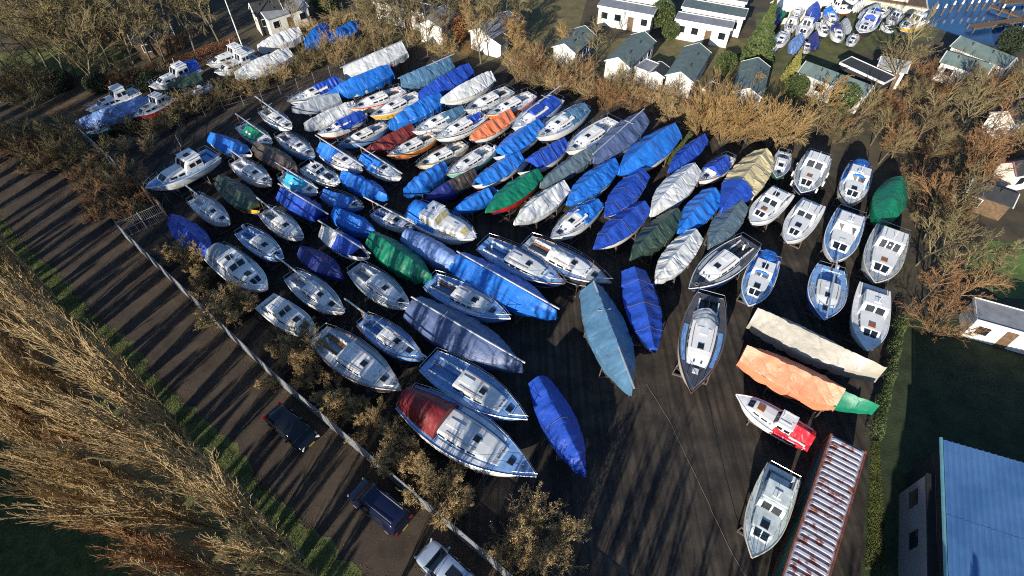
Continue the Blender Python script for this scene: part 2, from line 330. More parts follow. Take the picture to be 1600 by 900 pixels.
def boat(kind, bow, stern, zd, label, hull='white', deck='dwhite', bottom='antifoul_blue', stripe=None, boot=None, covers=(), mast=0, beam=None,
         glass='smoked_glass', cat=None, far=False, canvas=None, hood=None, group='boats laid up in the yard', stand=True, rail=True, wins=None, tiller=True, roofcol='white_paint', house=1.0, name=None, fenders=0):
    bcount[0] += 1; seed = bcount[0]; rnd = random.Random(seed)
    loc, L, rz = place(bow, stern, zd)
    motor = kind == 'M'
    h = Hull(L, beam or L*(.36 if motor else .335)*(1.0 if L > 6 else 1.06), zd, .84 if motor else rnd.uniform(.58,.72), .4 if motor else .43, 2.7 if motor else 2.05, .45 if motor else .4)
    nm = name or {'S': 'sailing_boat', 'M': 'motor_cruiser', 'C': 'covered_boat'}[kind]
    root = empty(nm, loc, rz, label, cat or ('motor boat' if motor else 'sailing boat' if kind == 'S' else 'covered boat'), group)
    build_hull(h, root, hull, bottom, stripe, boot)
    full = kind == 'C'
    if kind != 'M' and h.zd-h.D > .2 and not far:
        m = MB(); z1 = h.zd-h.D+.1
        m.loft([[(-.1*L,.09,z1), (.12*L,.09,z1), (.12*L,-.09,z1), (-.1*L,-.09,z1)], [(-.1*L,.05,.08), (.05*L,.05,.08), (.05*L,-.05,.08), (-.1*L,-.05,.08)]])
        m.build('keel', 'cast_iron', root)
        m = MB(); m.box((-.475*L, 0, h.zd-h.D*.75), (.06*L, .05, h.D*1.0)); m.build('rudder', 'gel_'+hull, root)
    if stand and not far: cradle(h, loc, rz, 'steel cradle under the '+' '.join(label.split()[:12]))
    if kind == 'S':
        big = L > 7.5; c0, c1 = .335, rnd.uniform(.70,.78)
        build_deck(h, root, deck, (.06, .315, h.B*.2, .42))
        strip_rail(h, root, 'toe_rail', rnd.choice(['alloy', 'varnish', 'white_paint']), .015, .028)
        cb, prof = cabin(h, root, c0, c1, rnd.uniform(.60,.66), .42 if L < 7 else .5, 'gel_white' if deck != 'dblue_shade' else 'gel_offwhite', .32, wins or rnd.choice([2,3,3]))
        w, k, z = prof(c0); m = MB(); m.box((h.x(c0)-.012, 0, z+k*.45), (.03, .55, k*.95)); m.build('companionway_door', 'varnish' if rnd.random() < .6 else 'smoked_glass', cb)
        w, k, z = prof(c0+.09); m = MB(); m.box((h.x(c0+.075), 0, z+k*1.1+.03), (.11*L, .62, .07), top=.94); m.build('sliding_hatch', 'gel_white', cb)
        w, k, z = prof(c0+.24); m = MB(); m.box((h.x(c0+.24), 0, z+k*1.08+.035), (.52, .5, .06), top=.9, ry=.04); m.build('hatch', 'smoked_glass', cb)
        tf = min(.88, c1+.055); m = MB(); m.box((h.x(tf), 0, h.z(tf)+.05), (.5, .48, .1), top=.9); m.build('fore_hatch', 'smoked_glass' if rnd.random() < .7 else 'gel_offwhite', root)
        m = MB()
        for s in (1, -1):
            T = [c0+.05+.22*i/4 for i in range(5)]
            m.tube([(h.x(t), s*prof(t)[0]*.72, prof(t)[2]+prof(t)[1]*1.02+.07) for t in T], .022, 4)
            for t in T: m.tube([(h.x(t), s*prof(t)[0]*.72, prof(t)[2]+prof(t)[1]*.9), (h.x(t), s*prof(t)[0]*.72, prof(t)[2]+prof(t)[1]*1.02+.07)], .018, 3)
        m.build('grab_rail', 'varnish', cb)
        for s in (1, -1):
            m = MB(); zc = h.z(.2)+.07; m.box((h.x(.19), s*h.B*.225, zc), (.25*L, .1, .18), top=.97); m.build('coaming', 'gel_white', root)
            m = MB(); m.box((h.x(.19), s*h.B*.145, h.z(.19)-.2), (.24*L, h.B*.1, .07)); m.build('cockpit_seat', 'varnish' if seed % 3 == 0 else 'deck_'+deck, root)
            for t in ((.16, .27) if big else (.22,)):
                m = MB(); m.cyl((h.x(t), s*h.B*.225, zc+.09), .075, .13, 8, r1=.06); m.build('winch', 'steel', root)
        if tiller and not (big and seed % 2): m = MB(); m.tube([(h.x(.03), 0, h.z(0)+.12), (h.x(.17), 0, h.z(0)+.3)], .028, 5); m.build('tiller', 'varnish', root)
        elif tiller:
            m = MB(); m.cyl((h.x(.12), 0, h.z(.1)-.42), .09, .75, 8); m.build('steering_pedestal', 'white_paint', root)
            m = MB(); m.tube([(h.x(.11), math.cos(a*.5236)*.38, h.z(.1)+.3+math.sin(a*.5236)*.38) for a in range(12)], .018, 4, closed=True); m.build('steering_wheel', 'steel', root)
        m = MB(); m.cyl((h.x(.6), 0, prof(.6)[2]+prof(.6)[1]), .11, .08, 8); m.build('mast_step', 'alloy', root)
        if rail: rails(h, root, n=6 if big else 5, hgt=.56 if big else .46)
        ns = rnd.choice(['dgrey', 'dcream', 'dblue_shade', 'dwhite', 'dgrey'])
        for sgn in (1, -1):
            T = [.36+.36*i/8 for i in range(9)]; m = MB(); q = []
            for t in T:
                wc = prof(min(t, c1-.001))[0]/h.b(t)
                for f in (wc+.08, .90): q.append((h.x(t), sgn*h.b(t)*f, h.z(t)+.05*(1-f)+.006))
            m.add(q, [((2*i, 2*i+2, 2*i+3, 2*i+1) if sgn < 0 else (2*i+1, 2*i+3, 2*i+2, 2*i)) for i in range(8)]); m.build('nonskid_panel', 'deck_'+ns, root)
        if L < 7.2 and seed % 3:
            m = MB(); m.box((h.x(0)-.16, h.B*.16, h.z(0)+.12), (.3, .26, .36), top=.8); m.box((h.x(0)-.2, h.B*.16, h.z(0)-.4), (.12, .1, .8)); m.build('outboard_motor', 'black_rubber' if seed % 2 else 'gel_grey', root)
        if big or seed % 4 == 0:
            for sgn in (1, -1): m = MB(); m.cyl((h.x(c1-.02), sgn*.28, h.z(c1)+.0), .05, .22, 7, r1=.08); m.build('ventilator', 'steel', root)
        if seed % 2:
            m = MB(); m.tube([(h.x(.9)+math.cos(a*.7)*.17, math.sin(a*.7)*.17+.1, h.z(.9)+.04+a*.003) for a in range(20)], .022, 4); m.build('rope_coil', 'rope', root)
        if hood:
            tarp(h, root, hood, c0-.11, c0+.06, .95, -.0, 1, 0, .9, seed, 'sprayhood', wf=.62, ridge=[(0,1), (c0,1.0), (c0+.05,.55), (1,.3)], base=.06)
    if motor:
        build_deck(h, root, deck, (.05, .24, h.B*.33, .55))
        strip_rail(h, root, 'rub_rail', 'gel_'+(stripe or 'white'), -.02, .05, n=5)
        cb, prof = cabin(h, root, .40, rnd.uniform(.78,.88), rnd.uniform(.64,.74), .62*house, roofcol if roofcol != 'white_paint' else 'gel_white', .22, wins or 3, glass, .25, 2)
        house *= rnd.uniform(.9,1.08); wh, pr2 = cabin(h, root, .24, rnd.uniform(.47,.56), rnd.uniform(.7,.78), 1.28*house, roofcol if roofcol != 'white_paint' else 'gel_white', .28, 2, glass, .04, 3 if L > 8 else 2, 'wheelhouse', (.52,.88))
        w, k, z = pr2(.33); m = MB(); m.box((h.x(.33), 0, z+k*1.09+.0), (.2*L, w*1.8, .06), top=.96); m.build('roof', roofcol, wh)
        if seed % 2: m = MB(); m.box((h.x(.35), 0, z+k*1.09+.07), (.6, .55, .07), top=.92); m.build('roof_hatch', 'smoked_glass' if seed % 4 == 1 else 'gel_offwhite', wh)
        else:
            for sgn in (1, -1): m = MB(); m.tube([(h.x(.27), sgn*w*.6, z+k*1.09+.12), (h.x(.41), sgn*w*.6, z+k*1.09+.12)], .02, 4); m.build('roof_rail', 'steel', wh)
        tt = .66; w, k, z = prof(tt); m = MB(); m.box((h.x(tt), 0, z+k*1.08+.03), (.55, .55, .07), top=.92); m.build('hatch', ['smoked_glass', 'gel_white', 'varnish'][seed % 3], cb)
        w, k, z = pr2(.24); m = MB(); m.box((h.x(.24)-.012, 0, z+k*.42), (.03, .65, k*.85)); m.build('cabin_door', 'varnish', wh)
        m = MB(); m.tube([(h.x(.4), 0, z+k*1.1), (h.x(.38), 0, z+k*1.1+.9)], .02, 4); m.build('aerial', 'white_paint', wh)
        m = MB(); m.box((h.x(.12), 0, h.z(.1)-.25), (.1*L, h.B*.5, .3)); m.build('cockpit_bench', 'deck_'+deck, root)
        for s in (1, -1):
            m = MB(); m.box((h.x(.13), s*h.B*.38, h.z(.13)+.1), (.2*L, .1, .24)); m.build('coaming', 'gel_white', root)
        if rail: rails(h, root, n=7 if L > 7 else 5, hgt=.55)
        for i in range(fenders):
            t = .3+.45*i/max(1, fenders-1)
            for s in (1, -1): m = MB(); m.cyl((h.x(t), s*(h.b(t)+.1), h.z(t)-.75), .1, .6, 7); m.build('fender', 'gel_navyhull' if seed % 2 else 'gel_white', root)
        if canvas: tarp(h, root, canvas, .0, .45, 1.42*house, .0, 3, .08, 1.6, seed, 'canvas_canopy', wf=.86, ridge=[(0,.8), (.2,1), (.36,1.02), (.45,.9), (1,.4)])
    for i, c in enumerate(covers):
        c = dict(c); tarp(h, root, c.pop('c'), seed=seed*3+i, **c)
    if mast:
        m = MB(); z = h.zd+(1.35 if kind == 'S' else 1.1); a, b = (-.5*L-mast, .5*L+.35)
        m.tube([(a, .05, z+.1), (b, -.05, h.z(1)+.75)], .075, 6); md = m.build('mast', 'alloy', root)
        m = MB(); m.tube([(h.x(.02), 0, h.z(0)), (h.x(.02), 0, z+.05)], .04, 4); m.build('mast_support', 'varnish', root)
        m = MB(); xx = -.2*L; m.tube([(xx, -.55, z+.05), (xx, .55, z+.05)], .03, 4); m.build('spreader', 'alloy', md)
    return root
def F(c, **k): return [dict(c=c, **k)]
def P(c, t0, t1, **k): return dict(c=c, t0=t0, t1=t1, **k)
def COCK(c, hr=.8): return [dict(c=c, t0=-.01, t1=.42, hr=hr, drop=.15, ribs=2, wf=.95, ridge=[(0,.7), (.2,1), (.4,.95), (1,.5)])]
def MID(c, t0=.15, t1=.7, hr=.85): return [dict(c=c, t0=t0, t1=t1, hr=hr, drop=.2, ribs=3, wf=.98)]
# --- the near boats round the open end of the yard
boat('S', (838,748), (634,620), 2.4, 'largest white sailing boat with a dark red cockpit canopy beside the shrubs', deck='dblue_shade', stripe='white', hull='white', covers=[dict(c='burgundy', t0=.0, t1=.33, hr=1.25, drop=.1, ribs=2, wf=.8, rnd=1.4, sag=.05, ridge=[(0,.75), (.15,1), (.3,.95), (1,.4)])], wins=4)
boat('S', (824,659), (669,563), 2.4, 'sailing boat with shade-blue deck just behind the red canopied one', deck='dblue_shade', hull='lightblue', stripe='navyhull', wins=3, hood=None)
boat('S', (629,614), (497,522), 2.4, 'dark hulled sailing boat with grey teak deck behind the fence shrubs', hull='dark', deck='dgrey', stripe='cream', wins=4)
boat('S', (664,566), (567,500), 2.3, 'slim sailing boat with its mast laid along the shade-blue deck', hull='lightblue', deck='dblue_shade', mast=1.8, bottom='antifoul_red')
boat('C', (815,575), (648,480), 2.4, 'long boat in a shiny navy and silver tarpaulin tapering to its bow', hull='navyhull', covers=F('greyblue', hr=1.1, drop=.9, rnd=.5, sag=.03), mast=.2)
boat('M', (495,524), (413,470), 1.7, 'small white cabin boat with dark open cockpit near the fence', house=.72, wins=2, rail=False)
boat('S', (540,492), (455,430), 2.1, 'white sailing boat with a red waterline and mast overhanging its stern', hull='white', bottom='antifoul_red', boot='red', deck='dgrey', mast=1.6)
boat('S', (643,485), (553,418), 2.3, 'white sailing boat with grey deck beside the green tarpaulin', deck='dgrey', stripe='dark', hull='offwhite', mast=0)
boat('S', (798,502), (671,438), 2.3, 'light blue sailing boat with long cabin and shade-blue deck below the long blue wrapped boat', hull='lightblue', deck='dblue_shade', stripe='bluehull', wins=4)
boat('C', (728,420), (636,368), 2.2, 'torpedo shaped boat in pale blue and white sheeting', hull='lightblue', covers=F('silverblue', hr=.85, drop=.9, rnd=1.0, sag=.02), beam=2.3)
boat('C', (868,492), (716,408), 2.3, 'longest light blue wrapped boat ending in a white bow tip', hull='white', covers=F('bright', hr=.95, drop=.9, rnd=.2), mast=.1)
boat('C', (675,438), (584,373), 2.2, 'boat under a dark green ribbed tarpaulin in the middle of the yard', hull='greenhull', covers=F('green', hr=1.0, drop=.9, rnd=.6, ribs=8))
boat('C', (914,740), (842,596), 2.0, 'boat in a deep royal blue sheet standing alone in the shadow', hull='navyhull', covers=F('royal', hr=.8, drop=.9, rnd=.3), beam=2.5)
boat('C', (986,612), (925,455), 2.6, 'tall boat in steel blue canvas with a bowsprit at its point', hull='lightblue', covers=F('teal', hr=1.3, drop=.9, ribs=7, sag=.06), mast=.1, beam=3.3)
boat('C', (1022,556), (990,425), 2.4, 'bright royal blue covered yacht with guard rails and a white bow', hull='navyhull', covers=[dict(c='royal', t0=-.01, t1=.95, hr=.8, drop=.1, ribs=6, wf=.92)], beam=3.2)
boat('S', (1078,618), (1110,462), 2.5, 'big white sloop with grey sprayhood and black side decks on open ground', hull='white', deck='ddark', stripe='white', boot='navyhull', hood='tgrey', beam=3.5, wins=4)
boat('S', (883,447), (754,380), 2.4, 'dark blue hulled sailing boat with white cabin side by side with its twin', hull='navyhull', deck='dblue_shade', stripe='white', wins=4)
boat('S', (955,446), (822,378), 2.4, 'dark hulled sailing boat with a white sheeted cabin beside its twin', hull='dark', deck='dgrey', stripe='white', covers=[P('twhite', .3, .55, hr=.7, drop=.0, wf=.6, rnd=1.2, ribs=2)])
boat('S', (1075,455), (1173,378), 2.4, 'navy sailing boat with white cabin and open dark cockpit', hull='navyhull', deck='ddark', stripe='white', wins=3)
boat('C', (1024,443), (1084,368), 2.1, 'boat under a white and pale blue pointed cover', hull='lightblue', covers=F('twhite', hr=1.0, drop=.5))
boat('C', (986,403), (1055,336), 2.3, 'boat under a dark olive tarpaulin with a white torn spot', hull='dark', covers=F('dkgreen', hr=1.1, drop=.7))
boat('C', (1108,387), (1155,320), 2.0, 'low boat under a dull grey green cover beside the sunlit lane', hull='dark', covers=F('slate', hr=.8, drop=.7))
boat('C', (928,390), (1004,325), 2.2, 'white hulled boat in a royal blue tarpaulin next to the olive one', covers=F('royal', hr=1.05, drop=.3))
boat('S', (860,376), (933,318), 2.2, 'white sailing boat with blue cockpit tent and steel rails in the centre', stripe='white', covers=COCK('bright'))
boat('C', (1060,363), (1121,297), 2.2, 'boat under a sky blue tarpaulin behind the olive covered one', hull='bluehull', covers=[dict(c='bright', t0=.12, t1=1.01, hr=1.0, drop=.6)], rail=True)
boat('C', (1017,334), (1082,266), 2.3, 'boat under a white ribbed tarpaulin between two blue covered boats', covers=F('twhite', hr=1.1, drop=.7, ribs=8))
boat('C', (945,340), (1002,273), 2.3, 'white bowed boat in a medium blue tarpaulin in line with the white ribbed cover', covers=F('royal', hr=1.0, drop=.3))
boat('C', (886,320), (958,257), 2.2, 'boat in an azure blue tarpaulin with white bow tip', covers=F('bright', hr=1.0, drop=.5))
boat('C', (804,352), (880,293), 2.2, 'white boat under a creased white sheet beside the green one', covers=F('twhite', hr=1.15, drop=.35, ribs=4))
boat('C', (1127,330), (1193,244), 2.3, 'boat covered half in yellow cream and half in blue tarpaulin', hull='navyhull', covers=[P('cream', -.015, .62, hr=1.15, drop=.7, ribs=4), P('royal', .6, 1.005, hr=1.18, drop=.6, ribs=2)])
boat('S', (1090,287), (1142,245), 2.0, 'small white sailing boat with blue cover by the grass edge', covers=MID('royal', .2, .6))
boat('C', (1045,268), (1098,218), 2.0, 'slim boat in a royal blue cover at the grass edge', hull='bluehull', covers=F('royal', hr=.9, drop=.6), beam=2.0)
boat('C', (967,272), (1050,207), 2.5, 'large boat under a bright blue tent with vertical ties', covers=F('bright', hr=1.5, drop=.5, ribs=4), beam=3.6)
boat('C', (928,252), (1001,186), 2.4, 'boat under a smoke blue fitted cover before the chalet hedge', hull='grey', covers=F('greyblue', hr=1.2, drop=.7, ribs=5), mast=.3)
boat('C', (845,291), (928,235), 2.1, 'boat under a faded grey green cover with many cross folds', hull='dark', covers=F('slate', hr=.9, drop=.6, ribs=10), beam=2.0)
boat('C', (760,333), (838,273), 2.1, 'red hulled boat under a bottle green tarpaulin', hull='red', covers=F('green', hr=.95, drop=.25))
# --- cruisers by the brown trees
boat('S', (1212,282), (1226,238), 2.0, 'narrow grey green sailing boat beside the dark steel cruiser', hull='greenhull', deck='dgrey', rail=True)
boat('M', (1250,305), (1280,243), 2.0, 'dark hulled steel cruiser with white roof and fenders', hull='navyhull', deck='dgrey', stripe='white', beam=3.0, fenders=3)
boat('M', (1323,324), (1343,262), 1.9, 'white round bowed cruiser with blue canvas roof by the trees', hull='cream', deck='dwhite', canvas='bright', stripe='dark', beam=2.8)
boat('C', (1374,352), (1400,288), 2.0, 'boat under a smooth sea green tarpaulin at the end of the cruisers', hull='dark', covers=F('green', hr=1.2, drop=.8, rnd=.35, sag=.04, wr=.3, ribs=3), beam=2.9)
boat('M', (1172,352), (1225,298), 1.8, 'plain white hard topped cruiser nearest the cream and blue cover', house=.8, beam=2.7, rail=False)
boat('M', (1228,382), (1272,316), 1.8, 'white cruiser with long smooth foredeck between two cabin boats', house=.8, beam=2.7, rail=False)
boat('M', (1300,413), (1330,332), 2.0, 'grey decked cruiser with row of roof windows and outboard', hull='offwhite', deck='dblue_shade', beam=3.0)
boat('M', (1365,446), (1395,358), 2.0, 'grey cruiser with white rails and green hatch beside the brown thicket', hull='grey', deck='dgrey', stripe='cream', beam=3.3)
boat('M', (1168,482), (1200,402), 1.8, 'small pale blue cruiser with a bright blue canopy', hull='lightblue', deck='dblue_shade', canvas='bright', beam=2.6, house=.8)
boat('S', (1285,504), (1298,418), 1.8, 'round bellied blue and white boat with a varnished wooden mast', hull='bluehull', deck='dblue_shade', stripe='white', beam=3.2, mast=.2)
boat('M', (1352,552), (1367,448), 1.9, 'white glassfibre cruiser with two dark roof slots by the hedge', hull='white', deck='dwhite', beam=2.9, house=.8, rail=False)
boat('C', (1370,590), (1180,495), 2.3, 'very long low boat under a cream canvas ridge cover', hull='dark', covers=F('bleached', hr=1.2, drop=.8, ribs=9, sag=.03, ridge=[(0,.95), (.2,1), (.8,1), (1,.95)]), beam=2.7)
boat('C', (1360,645), (1163,552), 2.2, 'long boat under a salmon orange tarpaulin with a green end', hull='dark', covers=[P('salmon', -.01, .76, hr=1.1, drop=.9, ribs=4, wr=.6, ridge=[(0,.9), (.2,1), (.8,1), (1,.9)]), P('green', .745, 1.01, hr=.95, drop=.5, ribs=2, ridge=[(0,.9), (1,.9)])], beam=2.8)
boat('M', (1148,620), (1266,688), 1.3, 'small white cabin boat with a crimson stern cover', hull='white', bottom='antifoul_red', boot='red', house=.6, covers=[P('red', -.02, .42, hr=.85, drop=.35, ribs=3)], beam=2.1, rail=False)
boat('M', (1172,874), (1224,736), 1.9, 'pale grey green cruiser with cream trim beside the rusty container', hull='white', deck='dgreen', stripe='cream', beam=2.55, roofcol='deck_dgreen', house=.75)
# --- middle rows on the left
boat('M', (745,376), (646,330), 2.0, 'cream windowed white cruiser with blue canvas over its stern', canvas='bright', glass='amber_glass', stripe='white', beam=3.3)
boat('S', (648,361), (584,331), 2.0, 'grey sailing boat with mast on deck just above the torpedo cover', hull='offwhite', deck='dblue_shade', mast=1.0)
boat('C', (606,310), (538,274), 2.0, 'boat in a cerulean blue cover at the middle lane', hull='bluehull', covers=F('bright', hr=.8, drop=.6))
boat('S', (628,282), (566,246), 2.1, 'white sailing boat with pale blue stern cover and mast aloft', covers=MID('bright', .02, .5, .8), mast=.6)
boat('S', (568,270), (503,232), 2.1, 'white sailing boat with blue sheet hung from its stern mast end', covers=MID('bright', .0, .38, 1.1), mast=.6)
boat('M', (533,289), (476,260), 1.8, 'small white cabin cruiser with dark side windows in the left rows', house=.6, beam=2.0, rail=True)
boat('S', (498,305), (441,274), 1.9, 'white sailing boat with a turquoise sheet amidships', covers=MID('turq', .2, .65), mast=.5)
boat('C', (466,267), (402,230), 2.0, 'boat under a dark brown tarpaulin', hull='dark', covers=F('brown', hr=.9, drop=.8))
boat('S', (494,248), (437,210), 2.0, 'plain grey white sailing boat above the brown tarpaulin', hull='lightblue', deck='dgrey')
boat('S', (427,291), (367,252), 2.0, 'white sailing boat below the round blue cover', deck='dwhite', mast=.3)
boat('C', (514,345), (442,303), 2.1, 'boat in a dark royal blue cover with a bare grey bow', hull='navyhull', covers=[P('royal', -.01, .8, hr=.9, drop=.5)], mast=.2)
boat('S', (570,327), (505,303), 1.9, 'pale boat with a bright blue cover over cockpit and cabin', hull='lightblue', covers=MID('bright', .05, .68))
boat('C', (588,367), (525,332), 2.0, 'boat in a light azure cover with a yellow stern tip', hull='bluehull', covers=F('bright', hr=.9, drop=.8))
boat('S', (476,376), (413,330), 2.1, 'grey decked sailing boat with its mast stretched bow to stern', hull='offwhite', deck='dgrey', mast=.5, stripe='dark')
boat('C', (579,406), (506,362), 2.1, 'boat with white and blue halved cover and mast on top', hull='white', covers=[P('twhite', .0, .36, hr=1.0, drop=.4, ribs=2), P('royal', .35, .68, hr=.95, drop=.3, ribs=2)], mast=.4)
boat('C', (536,433), (473,392), 2.0, 'boat in a dark navy cover with a tubular stern frame', hull='navyhull', covers=F('navy', hr=.7, drop=.7))
boat('S', (445,408), (378,360), 2.0, 'bluish sailing boat between the two white cabin boats', hull='lightblue', deck='dblue_shade', stripe='white')
boat('M', (420,456), (337,394), 1.8, 'white cruiser with blue tinted windscreen tent by the shrubs', canvas='tgrey', house=.8, beam=2.8)
boat('S', (362,353), (303,310), 1.9, 'small white sailing boat standing closest to the gate', deck='dwhite', mast=.8)
boat('C', (408,333), (346,283), 2.0, 'yellow banded boat under a dark green sheet', hull='yellow', covers=[P('dkgreen', -.01, .85, hr=.9, drop=.5)])
boat('C', (332,400), (273,345), 1.9, 'crumpled royal blue covered boat behind the first shrub', hull='navyhull', covers=F('royal', hr=1.0, drop=.8))
boat('M', (230,298), (335,240), 2.2, 'big white cruiser with bow rails at the yard corner', hull='offwhite', deck='dblue_shade', beam=3.0)
boat('C', (396,245), (333,215), 1.9, 'round bowed boat with a bright blue cover near the corner cruiser', covers=[P('bright', -.01, .8, hr=.9, drop=.3)])
boat('S', (427,228), (376,196), 1.9, 'small sailing boat with a mint green sheet', covers=MID('green', .25, .65), mast=.2)
boat('S', (458,203), (411,172), 2.0, 'small white sailing boat alone with raised mast end at the back', deck='dcream', mast=.9)
# --- the packed rows at the back
boat('S', (450,162), (537,126), 2.2, 'white motor sailer with blue awning at the back corner', covers=[P('royal', .1, .5, hr=1.0, drop=.0, wf=.8)], stripe='dark')
boat('C', (539,117), (628,78), 2.4, 'long boat in a pale grey white sheet at the very back', hull='red', covers=F('twhite', hr=1.2, drop=.8, ridge=[(0,1), (.5,1), (1,.6)]), mast=.2)
boat('C', (516,150), (608,112), 2.3, 'boat in a medium blue tarpaulin behind the white motor sailer', covers=F('bright', hr=1.2, drop=.7))
boat('C', (458,174), (530,154), 1.9, 'low boat in a weathered grey brown sheet', hull='bluehull', covers=F('tgrey', hr=.9, drop=.5))
boat('S', (545,173), (630,140), 2.2, 'cream and white sailing boat with a thin red band', stripe='red', boot='red', hull='cream', bottom='antifoul_red')
boat('C', (477,199), (553,166), 2.1, 'boat in a smooth white winter cover', covers=F('twhite', hr=.9, drop=.8, sag=.04))
boat('S', (579,185), (655,147), 2.1, 'yellow hulled sailing boat with white deck', hull='yellow', stripe='white')
boat('C', (628,134), (703,101), 2.3, 'boat under a blue grey tent cover at the back fence', hull='grey', covers=F('teal', hr=1.2, drop=.8, ridge=[(0,.9), (.6,1), (1,.8)]), mast=.8)
boat('C', (655,152), (732,110), 2.4, 'boat in a vivid royal blue cover rising to a high stern', hull='navyhull', covers=F('royal', hr=1.2, drop=.9))
boat('C', (609,197), (686,155), 2.2, 'boat in a bright blue hooped tarpaulin in the packed rows', covers=F('bright', hr=1.1, drop=.8, rnd=.6, ribs=5))
boat('C', (690,162), (766,122), 2.3, 'white hulled boat with a peaked white grey cover', covers=F('twhite', hr=1.2, drop=.3, ribs=3))
boat('S', (497,213), (568,180), 2.0, 'sailing boat with a royal blue cockpit cover and orange waterline', boot='orange', bottom='antifoul_red', covers=MID('royal', .02, .55))
boat('S', (528,231), (603,194), 2.1, 'pale blue hulled sailing boat in the front of the packed rows', hull='lightblue', deck='dgrey')
boat('C', (569,242), (643,202), 1.9, 'boat in a dark red maroon cover', hull='red', covers=F('darkred', hr=.9, drop=.5))
boat('S', (645,210), (722,172), 2.2, 'white sailing boat with slate blue cockpit cover', covers=COCK('teal'))
boat('S', (680,220), (757,178), 2.2, 'white sailing boat with dark sheer line and blue hatch cover', stripe='dark', covers=[P('royal', .12, .36, hr=.7, drop=.0, wf=.6)])
boat('S', (725,176), (797,140), 2.2, 'pale sailing boat with long grey side window at the back', deck='dgrey', hull='offwhite')
boat('S', (759,184), (832,147), 2.2, 'white decked sailing boat with a bright orange hull', hull='orange', stripe='white')
boat('C', (733,222), (797,180), 2.1, 'white boat under an orange red tarpaulin', covers=[P('orange', .0, .93, hr=1.0, drop=.25)])
boat('S', (605,247), (680,210), 2.1, 'orange banded sailing boat with cream coachroof and wooden trim', hull='orange', stripe='white', deck='dcream')
boat('S', (650,263), (727,225), 2.1, 'ivory sailing boat between the orange and the mint hull', hull='cream', deck='dcream')
boat('S', (698,277), (768,230), 2.1, 'mint green hulled sailing boat', hull='mint', stripe='white')
boat('C', (632,302), (694,263), 2.0, 'boat wrapped in teal blue cloth lashed with ropes', hull='cream', covers=F('bright', hr=1.0, drop=.8, rnd=.9, ribs=6))
boat('C', (666,314), (741,274), 1.9, 'boat covered in blue forward and grey brown aft', hull='navyhull', covers=[P('navy', .5, 1.0, hr=.9, drop=.6), P('brown', -.01, .52, hr=1.0, drop=.4)])
boat('C', (710,332), (776,296), 1.8, 'open backed small boat under a light blue sheet', hull='lightblue', covers=[P('bright', .2, 1.0, hr=.8, drop=.5)])
boat('C', (737,294), (811,246), 2.0, 'red bottomed boat in an azure cover', hull='white', stripe='white', boot='red', bottom='antifoul_red', covers=[P('bright', -.01, .85, hr=.95, drop=.3)])
boat('C', (770,250), (841,196), 2.2, 'white bowed boat in a light blue striped tarpaulin', covers=[P('bright', -.01, .84, hr=1.0, drop=.3, ribs=8)])
boat('S', (800,204), (871,153), 2.2, 'sailing boat with purple blue cover and an ensign on its mast', covers=MID('royal', .1, .6), mast=.4)
boat('S', (838,219), (912,168), 2.2, 'clean white sailing boat with blue stern cover by the brown shrubs', covers=COCK('teal'))
boat('S', (884,241), (960,188), 2.3, 'white cruising sloop with radar arch before the chalets', wins=4)
boat('C', (808,274), (881,225), 2.1, 'white sailing boat mostly under a deep blue creased sheet', covers=[P('royal', -.01, .68, hr=1.1, drop=.1)])
# --- boats beyond the hedge, by the old quay
G2 = 'boats beyond the overgrown bank'
kw = dict(group=G2, far=True, stand=False)
boat('M', (137,176), (216,142), 1.9, 'white cruiser with upright wheelhouse by the brown leaf hedge', **kw)
boat('C', (122,196), (232,158), 1.9, 'long boat under a torn white and blue sheet by the hedge', covers=F('silverblue', hr=.9, drop=.7), **kw)
boat('M', (212,186), (268,152), 1.9, 'red bottomed boat with a white deckhouse half hidden in bushes', hull='red', house=.9, **kw)
boat('S', (130,212), (172,200), 1.2, 'little green hulled boat in the scrub', hull='greenhull', deck='dgrey', mast=0, rail=False, **kw)
boat('M', (235,139), (310,106), 1.9, 'cruiser with a bright blue roof beyond the bank', canvas='royal', **kw)
boat('C', (264,140), (315,124), 1.7, 'boat under a ragged dark green tarpaulin beyond the bank', covers=F('dkgreen', hr=1.2, drop=.7), **kw)
boat('S', (287,150), (332,134), 1.6, 'grey sailing boat with cluttered deck beyond the bank', hull='offwhite', deck='dgrey', **kw)
boat('M', (325,105), (392,76), 1.9, 'white cabin cruiser beneath the lamp post', **kw)
boat('M', (337,117), (402,88), 1.9, 'second white cruiser with grey deck beneath the lamp post', deck='dgrey', **kw)
boat('C', (369,120), (452,84), 2.0, 'long boat under a wrinkled grey white sheet beyond the bank', covers=F('twhite', hr=1.1, drop=.8), **kw)
boat('C', (404,77), (468,52), 1.9, 'boat in a faded white tarpaulin near the boathouse', covers=F('twhite', hr=1.1, drop=.8), **kw)
boat('C', (478,72), (512,50), 2.0, 'blue sheeted cabin boat with an upright white front', covers=F('bright', hr=1.6, drop=.8), **kw)
boat('C', (515,66), (556,42), 1.8, 'boat in a crumpled bright blue tarpaulin among bare bushes', covers=F('bright', hr=1.2, drop=.8), **kw)
